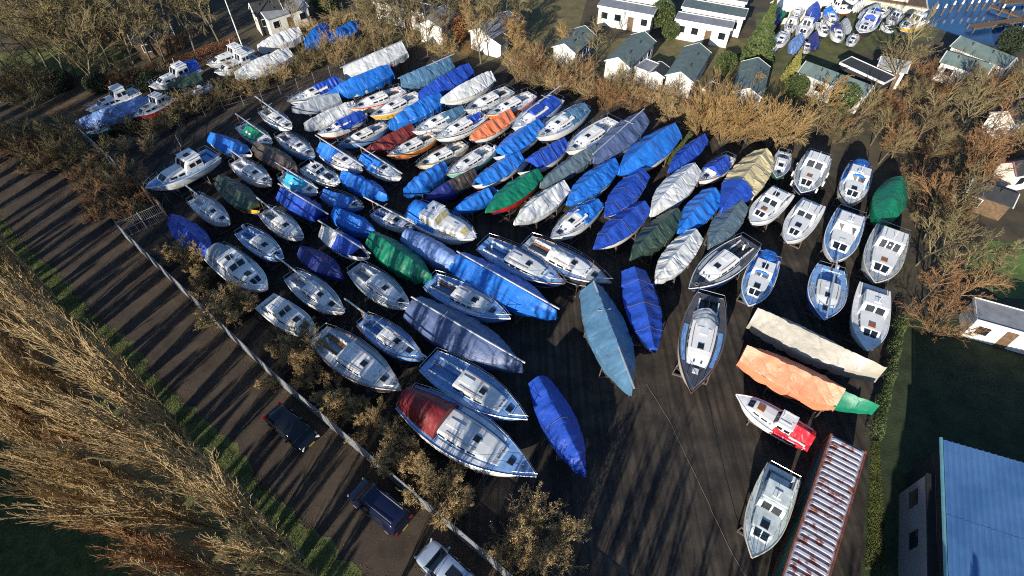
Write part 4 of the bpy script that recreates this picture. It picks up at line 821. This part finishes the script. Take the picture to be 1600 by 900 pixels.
cable([(1010,600), (1050,665), (1090,750), (1138,855), (1165,900)], .012, 'rope', 'thin pale rope lying across the open yard')
cable([(1098,595), (1112,650), (1120,690)], .02, 'black_rubber', 'black hose trailing from the big white sloop')
cable([(1120,690), (1148,800), (1172,870), (1182,905)], .015, 'black_rubber', 'dark cable running along the yard to the grey green cruiser')
# ---------------------------------------------------------------- trees and shrubs
mat('bark', (.13,.11,.075), .9, .3, 3, .4, 10); mat('bark_dark', (.065,.05,.035), .9, .3, 3, .4, 10)
mat('twig_tan', (.26,.175,.078), .85, .25, .5, c2=(.43,.305,.145), coords='World'); mat('twig_brown', (.19,.095,.038), .85, .25, .4, c2=(.34,.195,.085), coords='World')
mat('twig_grey', (.13,.10,.045), .85, .25, .5, c2=(.27,.215,.10), coords='World'); mat('twig_gold', (.27,.165,.06), .85, .25, .5, c2=(.43,.28,.11), coords='World')
mat('leaf_olive', (.29,.175,.065), .75, .3, 1.6, c2=(.60,.42,.19), coords='World'); mat('leaf_green', (.03,.055,.012), .7, .3, .8, c2=(.09,.12,.03), coords='World')
mat('leaf_dark', (.012,.022,.009), .7, .3, .8, c2=(.035,.055,.018), coords='World'); mat('leaf_gold', (.15,.14,.03), .7, .3, 1, c2=(.26,.24,.06), coords='World'); mat('leaf_rust', (.16,.06,.02), .7, .3, 1, c2=(.28,.11,.035), coords='World')
mat('blade_green', (.05,.07,.014), .8, .3, .9, c2=(.15,.17,.045), coords='World')
def np_mesh(name, V, Fc, k, material):
    me = bpy.data.meshes.new(name); nf = len(Fc)
    me.vertices.add(len(V)); me.vertices.foreach_set('co', np.asarray(V, np.float32).ravel())
    me.loops.add(nf*k); me.loops.foreach_set('vertex_index', np.asarray(Fc, np.int32).ravel())
    me.polygons.add(nf); me.polygons.foreach_set('loop_start', np.arange(nf, dtype=np.int32)*k)
    me.materials.append(MATS[material]); me.update(calc_edges=True); return me
def seg_mesh(name, segs, material):
    S = np.array(segs, float); p0, p1, r0, r1 = S[:,0:3], S[:,3:6], S[:,6:7], S[:,7:8]
    d = p1-p0; d /= np.linalg.norm(d, axis=1, keepdims=True)+1e-9; ref = np.where(np.abs(d[:,2:3]) > .9, [[1.,0,0]], [[0,0,1.]])
    u = np.cross(d, ref); u /= np.linalg.norm(u, axis=1, keepdims=True)+1e-9; w = np.cross(d, u); N = len(S); V = np.zeros((N,6,3))
    for k in range(3):
        a = 2*math.pi*k/3; o = u*math.cos(a)+w*math.sin(a); V[:,k] = p0+o*r0; V[:,k+3] = p1+o*r1
    base = (np.arange(N)*6)[:,None,None]; Q = np.array([[0,1,4,3],[1,2,5,4],[2,0,3,5]])[None]
    return np_mesh(name, V.reshape(-1,3), (base+Q).reshape(-1,4), 4, material)
def leaf_mesh(name, P, N, size, rng, material):
    n = len(P); a = rng.normal(size=(n,3)); a += N*.6; a /= np.linalg.norm(a, axis=1, keepdims=True)+1e-9; b = rng.normal(size=(n,3)); b = np.cross(a, b); b /= np.linalg.norm(b, axis=1, keepdims=True)+1e-9; c = np.cross(a, b)
    s = size*(.6+.8*rng.random((n,1))); V = np.stack([P-b*s, P+c*s*.55, P+b*s, P-c*s*.55], 1)
    return np_mesh(name, V.reshape(-1,3), np.arange(n*4).reshape(-1,4), 4, material)
def grow(rnd, out, p, d, ln, r, lev, maxlev, cfg, nseg):
    seg = ln/nseg; pts = [p]
    for i in range(nseg):
        d = (d+Vector((rnd.gauss(0,1), rnd.gauss(0,1), rnd.gauss(0,1)))*cfg['wob']+Vector((0,0,cfg['up']))).normalized(); q = p+d*seg
        ra, rb = r*(1-.75*i/nseg), r*(1-.75*(i+1)/nseg); m = cfg['rmin']
        out[0 if lev == 0 else 1].append((*p, *q, max(ra, m), max(rb, m*.7))); p = q; pts.append(q)
    if lev < maxlev:
        k = cfg['kids'][lev]; a0 = rnd.random()*6.28
        for j in range(k):
            f = cfg['start'][lev]+(1-cfg['start'][lev])*(j+rnd.random())/k; i = min(nseg-1, int(f*nseg)); b = pts[i]+(pts[i+1]-pts[i])*(f*nseg-i)
            ax = (pts[i+1]-pts[i]).normalized(); s = ax.cross(Vector((rnd.gauss(0,1), rnd.gauss(0,1), rnd.gauss(0,1)))).normalized(); an = cfg['ang'][lev]*(.7+.6*rnd.random())
            grow(rnd, out, b, ax*math.cos(an)+s*math.sin(an), ln*cfg['len'][lev]*(.65+.6*rnd.random())*(1.15-.5*f), max(cfg['rmin'], r*.5), lev+1, maxlev, cfg, max(2, nseg-1))
def proto(seed, H, r, kids, length, ang, start, wob, up, rmin, twig, bark='bark', trunks=1, spread=0):
    rnd = random.Random(seed); out = ([], []); cfg = dict(kids=kids, len=length, ang=ang, start=start, wob=wob, up=up, rmin=rmin)
    for i in range(trunks):
        a = i*6.283/trunks+rnd.random(); d = Vector((math.cos(a)*spread, math.sin(a)*spread, 1)).normalized()
        grow(rnd, out, Vector((math.cos(a)*.15*(trunks > 1), math.sin(a)*.15*(trunks > 1), -.1)), d, H*(.75+.35*rnd.random() if trunks > 1 else 1), r, 0, len(kids), cfg, 4)
    return seg_mesh('trunk', out[0], bark), seg_mesh('crown', out[1], twig)
PR = {}
def protos(key, seeds, *a, **k): PR[key] = [proto(s, *a, **k) for s in seeds]
protos('row', (1,2,3,4), 9.5, .13, (28,15,3), (.66,.17,.5), (.13,.28,.4), (.03,.1,.2), .028, .015, .0125, 'twig_tan')
protos('rowb', (5,6), 8.0, .12, (26,15,3), (.66,.18,.5), (.15,.3,.4), (.03,.1,.2), .028, .015, .0125, 'twig_brown')
protos('wild', (11,12,13), 7.0, .17, (13,8,5,3), (.55,.5,.45,.45), (.75,.65,.6,.6), (.2,.2,.2,.2), .12, .04, .014, 'twig_brown', 'bark')
protos('wildg', (14,15,16), 8.0, .16, (12,8,5,3), (.5,.5,.45,.45), (.65,.6,.6,.6), (.25,.2,.2,.2), .12, .05, .014, 'twig_grey', 'bark')
protos('wildt', (17,18), 6.0, .14, (12,8,5,3), (.5,.5,.45,.45), (.65,.6,.6,.6), (.2,.2,.2,.2), .12, .05, .014, 'twig_gold', 'bark')
protos('scrub', (21,22), 3.2, .05, (8,6,4), (.55,.5,.45), (.55,.6,.6), (.1,.15,.2), .14, .04, .013, 'twig_tan', trunks=7, spread=.55)
protos('scrubb', (23,24), 3.4, .05, (8,6,4), (.55,.5,.45), (.55,.6,.6), (.1,.15,.2), .14, .04, .013, 'twig_brown', trunks=7, spread=.6)
protos('scrubg', (25,26), 3.0, .05, (8,6,4), (.55,.5,.45), (.55,.6,.6), (.1,.15,.2), .14, .04, .013, 'twig_grey', trunks=7, spread=.6)
protos('willow', (27,), 3.6, .04, (7,6,3), (.6,.45,.4), (.25,.3,.4), (.1,.15,.2), .08, .05, .012, 'twig_gold', trunks=12, spread=.5)
def leafy(seed, rx, rz, zc, n, size, material, cone=False, bark='bark_dark', shell=.45, lumps=9, rough=.18):
    rng = np.random.default_rng(seed); d = rng.normal(size=(n,3)); d /= np.linalg.norm(d, axis=1, keepdims=True)
    if cone:
        z = rng.random(n)**1.3; a = rng.random(n)*6.283; rad = rx*(1-z)*(.55+.45*rng.random(n)**.5)*(1+.14*np.sin(z*46)); P = np.stack([np.cos(a)*rad, np.sin(a)*rad, .4+z*rz], 1); N = np.stack([np.cos(a), np.sin(a), .4+0*a], 1)
    else:
        L = rng.normal(size=(lumps,3)); L /= np.linalg.norm(L, axis=1, keepdims=True); k = 1+rough*np.max(np.clip(d@L.T-.6, 0, 1)*2, axis=1)-.1
        rad = (1-shell*rng.random(n)**1.6)*k; P = d*rad[:,None]*[rx, rx, rz]+[0,0,zc]; N = d
        P = P[P[:,2] > .1]; N = N[:len(P)]
    cr = leaf_mesh('crown', P, N, size, rng, material); rnd = random.Random(seed); s = []
    top = rz*.9 if cone else zc
    s.append((0,0,-.1,0,0,top,.11,.03))
    if not cone:
        for i in range(160):
            dd = rng.normal(size=3); dd /= np.linalg.norm(dd); dd[2] = abs(dd[2])*.9-.1; e = dd*[rx,rx,rz]*rnd.uniform(.9,1.15); s.append((e[0]*.3, e[1]*.3, zc+e[2]*.3, e[0], e[1], max(.1, zc+e[2]), .018, .008))
    for i in range(14):
        a = rnd.random()*6.28; z = top*rnd.uniform(.25,.8); q = rx*.7*((1-z/top) if cone else 1); s.append((0,0,z*.6,math.cos(a)*q,math.sin(a)*q,z+.3,.04,.012))
    return seg_mesh('trunk', s, bark), cr
def stemmy(seed, H, spread, nleaf, size, leaf):
    rnd = random.Random(seed); rng = np.random.default_rng(seed); out = ([], []); cfg = dict(kids=(12,7,3), len=(.5,.5,.5), ang=(.55,.6,.6), start=(.15,.15,.2), wob=.16, up=.05, rmin=.011)
    for i in range(11):
        a = rnd.random()*6.283; q = spread*rnd.random()**.6; grow(rnd, out, Vector((math.cos(a)*.4*rnd.random(), math.sin(a)*.4*rnd.random(), -.1)), Vector((math.cos(a)*q, math.sin(a)*q, 1)).normalized(), H*rnd.uniform(.6,1.1), .035, 0, 3, cfg, 4)
    S = np.array(out[1]); i = rng.integers(0, len(S), nleaf); f = rng.random((nleaf,1)); P = S[i,0:3]*(1-f)+S[i,3:6]*f+rng.normal(size=(nleaf,3))*.05; N = P-P.mean(0); N /= np.linalg.norm(N, axis=1, keepdims=True)
    return seg_mesh('trunk', out[0]+out[1], 'twig_grey'), leaf_mesh('crown', P, N, size, rng, leaf)
PR['fenceshrub'] = [stemmy(s, 2.6, 1.15, 24000, .028, 'leaf_olive') for s in (31,32,33,34)]
PR['evergreen'] = [leafy(s, 1.6, 1.5, 1.3, 5000, .09, 'leaf_dark') for s in (34,35)]
PR['greenbush'] = [leafy(s, 1.2, 1.2, 1.2, 3500, .075, 'leaf_green') for s in (36,37)]
PR['rustbush'] = [leafy(38, .9, 1.6, 1.7, 3000, .07, 'leaf_rust')]
PR['conifer'] = [leafy(39, 2.3, 8.5, 0, 14000, .13, 'leaf_green', True)]
PR['goldcone'] = [leafy(40, 1.3, 5.0, 0, 7000, .09, 'leaf_gold', True)]
trng = random.Random(77); tn = [0]
def tree(kind, p, s, label, cat='tree', group=None, name='bare_tree', sz=None):
    tn[0] += 1; tm, cm = PR[kind][tn[0] % len(PR[kind])]
    root = empty(name, (p[0], p[1], 0), trng.random()*6.28, label, cat, group); root.scale = (s, s, sz or s)
    link('trunk', tm, root); link('crown', cm, root); return root
# row along the road (it goes on past the picture's lower edge and shades the yard)
from mathutils import Quaternion
def lean(o, ang):
    o.rotation_mode = 'QUATERNION'; o.rotation_quaternion = Quaternion(rd, ang) @ Quaternion((0,0,1), trng.random()*6.28)
LEAN = R(9) if (Quaternion(rd, .2) @ Vector((0,0,1))).dot(rn) < 0 else -R(9)
ORD = 'first second third fourth fifth sixth seventh eighth ninth tenth eleventh twelfth thirteenth fourteenth fifteenth sixteenth seventeenth eighteenth nineteenth twentieth'.split(); rows = []
s = -46.0
while s < 68:
    p = along(s+trng.uniform(-.2,.2), trng.uniform(-.2,.3)); near = s < 34
    if not (33 < s < 36): lean(tree('row', p, trng.uniform(1.0,1.2) if not s > 37 else trng.uniform(.55,.74), 'tall bare tree in the row along the road verge', group='trees along the road verge', name='roadside_tree'), LEAN*trng.uniform(.8,1.2)); rows.append((s, col.objects[-1].parent))
    if near:
        q = p-Vector((math.sin(SHADOW_AZ), math.cos(SHADOW_AZ), 0))*trng.uniform(2.4,3.4); lean(tree(trng.choice(['row','rowb','row']), q, trng.uniform(.95,1.15), 'tall bare tree in the second row behind the verge', group='trees behind the verge row', name='roadside_tree'), LEAN*trng.uniform(1.0,1.6))
        q = p-Vector((math.sin(SHADOW_AZ), math.cos(SHADOW_AZ), 0))*trng.uniform(4.6,6.0); lean(tree(trng.choice(['row','rowb']), q, trng.uniform(.85,1.0), 'bare tree at the meadow side of the roadside belt', group='trees at the meadow side', name='roadside_tree'), LEAN*trng.uniform(1.0,1.6))
    s += 2.6 if near else (.9 if 39 < s < 48 else 1.7)
for i, (q, o) in enumerate(sorted([r for r in rows if -21 < r[0] < 30], key=lambda r: -r[0])): o['label'] = 'tall bare tree on the road verge, %s up from the bottom edge' % ORD[i]
for i in range(26):
    p = along(-38+i*2.75+trng.uniform(-.7,.7), -3.4+trng.uniform(-1.2,.8)); lean(tree(trng.choice(['row','rowb']), p, trng.uniform(.35,.5), 'lower bare tan tree in the thicket behind the verge row', group='trees behind the verge row', name='roadside_tree'), LEAN*1.3)
for i in range(34):                              # evergreen screen west of the meadow, out of the picture: its shade lies on the meadow
    p = along(-16+i*1.7+trng.uniform(-.4,.4), -23+trng.uniform(-.6,.6)); tree('conifer', p, trng.uniform(.95,1.15), 'dark conifer in the screen shading the meadow', group='conifer screen by the meadow', name='conifer')
names = ['nearest the gate', 'between the crumpled blue cover and the white cruiser', 'beside the small white cabin boat', 'beside the dark hulled sailing boat', 'by the stern of the red canopied boat', 'nearest the dark blue van', 'at the bottom of the picture']
for (x, y, sc), w in zip([(283,398,1.15), (358,480,1.15), (455,555,1.1), (530,622,1.1), (612,695,1.15), (690,768,1.15), (825,865,1.35)], names):
    q = at(x, y, 1.4*sc); tree('fenceshrub', q, sc, 'rounded olive brown shrub '+w, 'shrub', 'shrubs along the fence', 'rounded_shrub')
for x, y, sc in ((318,436,.75), (492,590,.7), (575,655,.75), (650,732,.7)):
    q = at(x, y, 1.0*sc); tree('fenceshrub', q, sc, 'smaller olive brown shrub squeezed between two rounded ones', 'shrub', 'small shrubs along the fence', 'rounded_shrub')
KIND_WORDS = dict(wild='reddish brown', wildg='grey olive', wildt='golden', scrub='low tan', scrubb='low red brown', scrubg='low grey olive', willow='straw coloured', evergreen='dark green')
def zone(poly, n, kinds, smin, smax, label, group, name='bare_tree', cat='tree', seed=1):
    rg = random.Random(seed); P_ = [at(*q) for q in poly]; xs = [q.x for q in P_]; ys = [q.y for q in P_]; done = []; tries = 0
    def inside(x, y):
        c = False; j = len(P_)-1
        for i in range(len(P_)):
            if (P_[i].y > y) != (P_[j].y > y) and x < (P_[j].x-P_[i].x)*(y-P_[i].y)/(P_[j].y-P_[i].y)+P_[i].x: c = not c
            j = i
        return c
    best = []
    while len(done) < n and tries < 6000:
        tries += 1; x, y = rg.uniform(min(xs), max(xs)), rg.uniform(min(ys), max(ys))
        if inside(x, y) and all((x-a)**2+(y-b)**2 > (1.5-.9*tries/6000)**2 for a, b in done): done.append((x, y))
    for x, y in done:
        kd = rg.choice(kinds); tree(kd, (x, y), rg.uniform(smin, smax), KIND_WORDS[kd]+' '+label, cat, group, name)
zone([(255,205), (330,150), (445,105), (560,75), (620,80), (520,110), (440,138), (300,185)], 30, ['scrub','scrubg','scrubg'], .55, .95, 'bare shrub on the bank behind the back row', 'shrubs on the bank', 'bare_shrub', 'shrub', 3)
zone([(440,75), (560,70), (700,95), (640,50), (590,30), (470,40)], 22, ['scrub','wildg','scrubg'], .65, 1.0, 'bare bush between the old quay and the back houses', 'bushes by the back houses', 'bare_shrub', 'shrub', 4)
zone([(640,80), (760,105), (860,130), (830,70), (720,40), (640,40)], 26, ['scrub','wildt','scrubb','wildg'], .6, .9, 'bare tree beside the blue grey chalet roof', 'trees beside the back houses', seed=5)
zone([(800,135), (960,170), (1090,205), (1105,180), (960,140), (820,108)], 32, ['scrub','scrubb','scrubg','scrub'], .65, 1.1, 'bare shrub in the hedge between the boats and the chalets', 'shrubs before the chalets', 'bare_shrub', 'shrub', 6)
zone([(1085,218), (1240,245), (1235,215), (1110,190)], 13, ['willow','willow','scrub'], .95, 1.25, 'willow shrub with upright stems', 'willow shrubs by the yard corner', 'willow_shrub', 'shrub', 7)
zone([(1255,235), (1350,255), (1420,285), (1430,480), (1500,470), (1540,330), (1600,240), (1600,150), (1400,170), (1300,165)], 60, ['wild','wildg','wildg','scrubb','scrubg'], .5, .85, 'bare tree in the wood beside the cruisers', 'brown wood beside the cruisers', seed=8)
zone([(1400,160), (1600,160), (1600,130), (1450,112), (1400,118)], 11, ['scrubb','scrubg','scrub'], .6, .9, 'bare tree among the waterside chalets', 'trees among the waterside chalets', seed=9)
zone([(0,210), (120,220), (215,300), (235,335), (130,250), (60,250), (0,250)], 22, ['scrubg','scrubb'], .7, 1.0, 'tangled shrub in the thicket by the road end', 'thicket by the road end', 'bare_shrub', 'shrub', 10)
zone([(150,212), (250,170), (320,150), (305,180), (265,225), (235,270), (205,270)], 12, ['scrubg','scrub','scrubg'], .5, .8, 'bare shrub in the thicket between the old quay and the yard', 'thicket by the old quay', 'bare_shrub', 'shrub', 21)
zone([(40,255), (130,245), (240,345), (215,350), (150,350), (110,300)], 16, ['scrubb','scrubg'], .45, .7, 'bramble bush beside the road end', 'brambles by the road end', 'bare_shrub', 'shrub', 11)
zone([(-60,190), (110,165), (230,150), (330,95), (200,110), (60,140), (-60,150)], 16, ['evergreen','scrubg'], .7, 1.0, 'bush in the shade behind the leaf hedge', 'dark bushes behind the leaf hedge', 'evergreen_bush', 'shrub', 12)
for i, (x, y) in enumerate([(25,125), (80,118), (105,125), (120,122), (135,115), (150,145), (173,105), (213,112), (60,100), (20,90), (-20,120), (120,75), (95,60), (45,70), (150,85), (190,80), (75,45), (30,15), (100,5), (180,5), (240,10), (170,60), (235,95), (305,82), (290,60), (330,50), (345,70), (260,30), (210,25), (130,30), (60,30), (0,40), (-40,60), (320,15)]):
    tree('wildg', at(x, y), trng.uniform(1.0,1.35), 'tall bare tree in the park beyond the leaf hedge', group='park trees', name='park_tree')
zone([(-60,60), (340,30), (340,-40), (-60,-40)], 24, ['wildg','wildt'], .9, 1.2, 'distant bare tree at the back of the park', 'trees at the back of the park', seed=13)
zone([(480,20), (900,40), (900,-60), (480,-60)], 22, ['wildg','wildt','scrub'], .7, .95, 'bare tree in the gardens behind the houses', 'garden trees behind the houses', seed=14)
zone([(-40,190), (110,150), (330,85), (330,30), (100,60), (-40,90)], 18, ['wildg','scrubg','wild','scrubb'], .7, 1.05, 'bare tree in the dark park edge behind the leaf hedge', 'trees at the park edge', seed=31)
for x, y, kd, sc, lb, nm in [(1178,100,'conifer',1.0,'tall green conifer between the chalets and the waterside yard','conifer'), (1232,128,'goldcone',.9,'golden green cone shaped conifer beside the long chalet','conifer'),
    (1385,150,'wildg',1.15,'wide pale bare tree in front of the carport','bare_tree'), (1262,190,'wildt',.85,'golden orange bare tree below the long chalet','bare_tree'), (718,68,'rustbush',1.2,'rust leafed upright bush beside the blue grey chalet','leafy_bush'),
    (946,172,'scrubb',.8,'reddish shrub at the back corner of the boats','bare_shrub'), (1030,40,'greenbush',1.6,'green bush between the two flat bungalows','leafy_bush'), (1045,62,'greenbush',1.1,'small green bush before the pale roofed bungalow','leafy_bush'),
    (512,18,'greenbush',1.8,'yellow green bush behind the old quay','leafy_bush'), (1310,172,'greenbush',1.5,'dark green bush below the long chalet windows','leafy_bush'), (1240,150,'greenbush',1.2,'green bush at the end of the long chalet','leafy_bush'),
    (1130,112,'greenbush',1.2,'green bush between two green roofed chalets','leafy_bush'), (812,45,'wildg',.8,'bare olive tree beside the blue sided chalet','bare_tree'), (895,90,'wildt',.7,'thin golden tree in front of the blue sided chalet','bare_tree'),
    (932,95,'wildg',.65,'thin grey tree between the first two chalets','bare_tree'), (1155,150,'wildt',.6,'thin tan tree in front of the chalet by the conifer','bare_tree'), (1575,78,'evergreen',1.2,'dark evergreen bush at the water edge','leafy_bush'),
    (1455,520,'scrubb',.9,'brown shrub at the corner of the shaded lawn','bare_shrub'), (1470,485,'wild',.65,'red brown tree beside the site cabin','bare_tree'), (1440,470,'wild',.6,'red brown tree nearest the grey cruiser','bare_tree')]:
    tree(kd, at(x, y), sc, lb, 'shrub' if 'bush' in nm or 'shrub' in nm else 'tree', None, nm)
for i, (x, y) in enumerate([(18.6,-2.5), (20.2,-2.8)]): tree('conifer', (x, y), 1.12, 'unseen conifer added to shade the lawn beside the hall', 'tree', 'added conifers near the hall', 'conifer')  # unseen conifers, added only to darken the lit lawn strip
# ---------------------------------------------------------------- hedges, grass, litter
def hedge(name, pts, w, hgt, n, size, material, label, cat='hedge'):
    rng = np.random.default_rng(len(label)); Pn, Nn = [], []
    for A, B in zip(pts, pts[1:]):
        d = B-A; u = d.normalized(); v = Vector((-u.y, u.x, 0)); k = int(n*d.length)
        t = rng.random(k)*d.length; a = rng.random(k)*math.pi; rr = 1-.35*rng.random(k)**2
        off = np.cos(a)*w/2*rr*(1+.2*np.sin(t*2.1)); z = .15+np.sin(a)**.6*hgt*rr*(1+.1*np.sin(t*1.3))
        Pn.append(np.stack([A.x+u.x*t+v.x*off, A.y+u.y*t+v.y*off, z], 1)); Nn.append(np.stack([v.x*np.cos(a), v.y*np.cos(a), np.sin(a)], 1))
    Pn, Nn = np.concatenate(Pn), np.concatenate(Nn); root = empty(name, (0,0,0), 0, label, cat)
    link('foliage', leaf_mesh('foliage', Pn, Nn, size, rng, material), root); m = MB()
    for A, B in zip(pts, pts[1:]):
        for i in range(int((B-A).length/.8)): q = A+(B-A)*(i+.5)/int((B-A).length/.8); m.tube([(q.x, q.y, 0), (q.x, q.y, hgt*.8)], .03, 4)
    m.build('stems', 'bark_dark', root)
hedge('clipped_hedge', [at(1402,505), at(1385,580), at(1360,690)], .9, 1.3, 420, .06, 'leaf_green', 'clipped green hedge between the yard and the shaded lawn')
hedge('leaf_hedge', [at(165,142), at(270,112), at(372,74)], 1.6, 1.5, 420, .07, 'leaf_rust', 'rust brown leaf hedge bordering the park')
def scatter(name, quads, n, maker, material, label):
    rng = np.random.default_rng(n); P_ = []
    for (A, B, C, D), wgt in quads:
        k = int(n*wgt); u, v = rng.random((k,1)), rng.random((k,1)); A, B, C, D = [np.array(q) for q in (A, B, C, D)]
        P_.append((A*(1-u)+B*u)*(1-v)+(D*(1-u)+C*u)*v)
    o = link(name, maker(np.concatenate(P_), rng, material)); o['kind'] = 'stuff'; o['label'] = label
def blades(P_, rng, material):
    n = len(P_); a = rng.random(n)*6.283; l = .05+.13*rng.random(n); dx, dy = np.cos(a)*.02, np.sin(a)*.02; tip = rng.normal(size=(n,2))*.05
    V = np.stack([np.stack([P_[:,0]-dx, P_[:,1]-dy, 0*a], 1), np.stack([P_[:,0]+dx, P_[:,1]+dy, 0*a], 1), np.stack([P_[:,0]+tip[:,0], P_[:,1]+tip[:,1], l], 1)], 1)
    return np_mesh('grass', V.reshape(-1,3), np.arange(n*3).reshape(-1,3), 3, material)
def flakes(P_, rng, material):
    Q = P_.copy(); Q[:,2] = .015; N = np.zeros_like(Q); N[:,2] = 4; return leaf_mesh('leaves', Q, N, .035, rng, material)
scatter('grass', [((along(-45,-2.2), along(45,-2.2), along(45,1.3), along(-45,1.3)), .6), ((along(-8,-6), along(30,-6), along(30,-16), along(-8,-16)), .4), ((at(1352,890), at(1362,690), at(1372,690), at(1385,890)), .1), ((at(1030,250), at(1075,205), at(1100,225), at(1050,260)), .1)], 90000, blades, 'blade_green', 'short green grass on the road verge')
scatter('fallen_leaves', [((along(-45,road_w-1.6), along(45,road_w-1.6), along(45,road_w), along(-45,road_w)), .5), ((along(-45,1.1), along(45,1.1), along(45,2.2), along(-45,2.2)), .2), ((along(-45,1.2), along(45,1.2), along(45,road_w), along(-45,road_w)), .15), ((along(-45,road_w), along(45,road_w), along(45,road_w+3), along(-45,road_w+3)), .15)], 16000, flakes, 'leaf_litter', 'fallen brown leaves scattered along the road and fence')
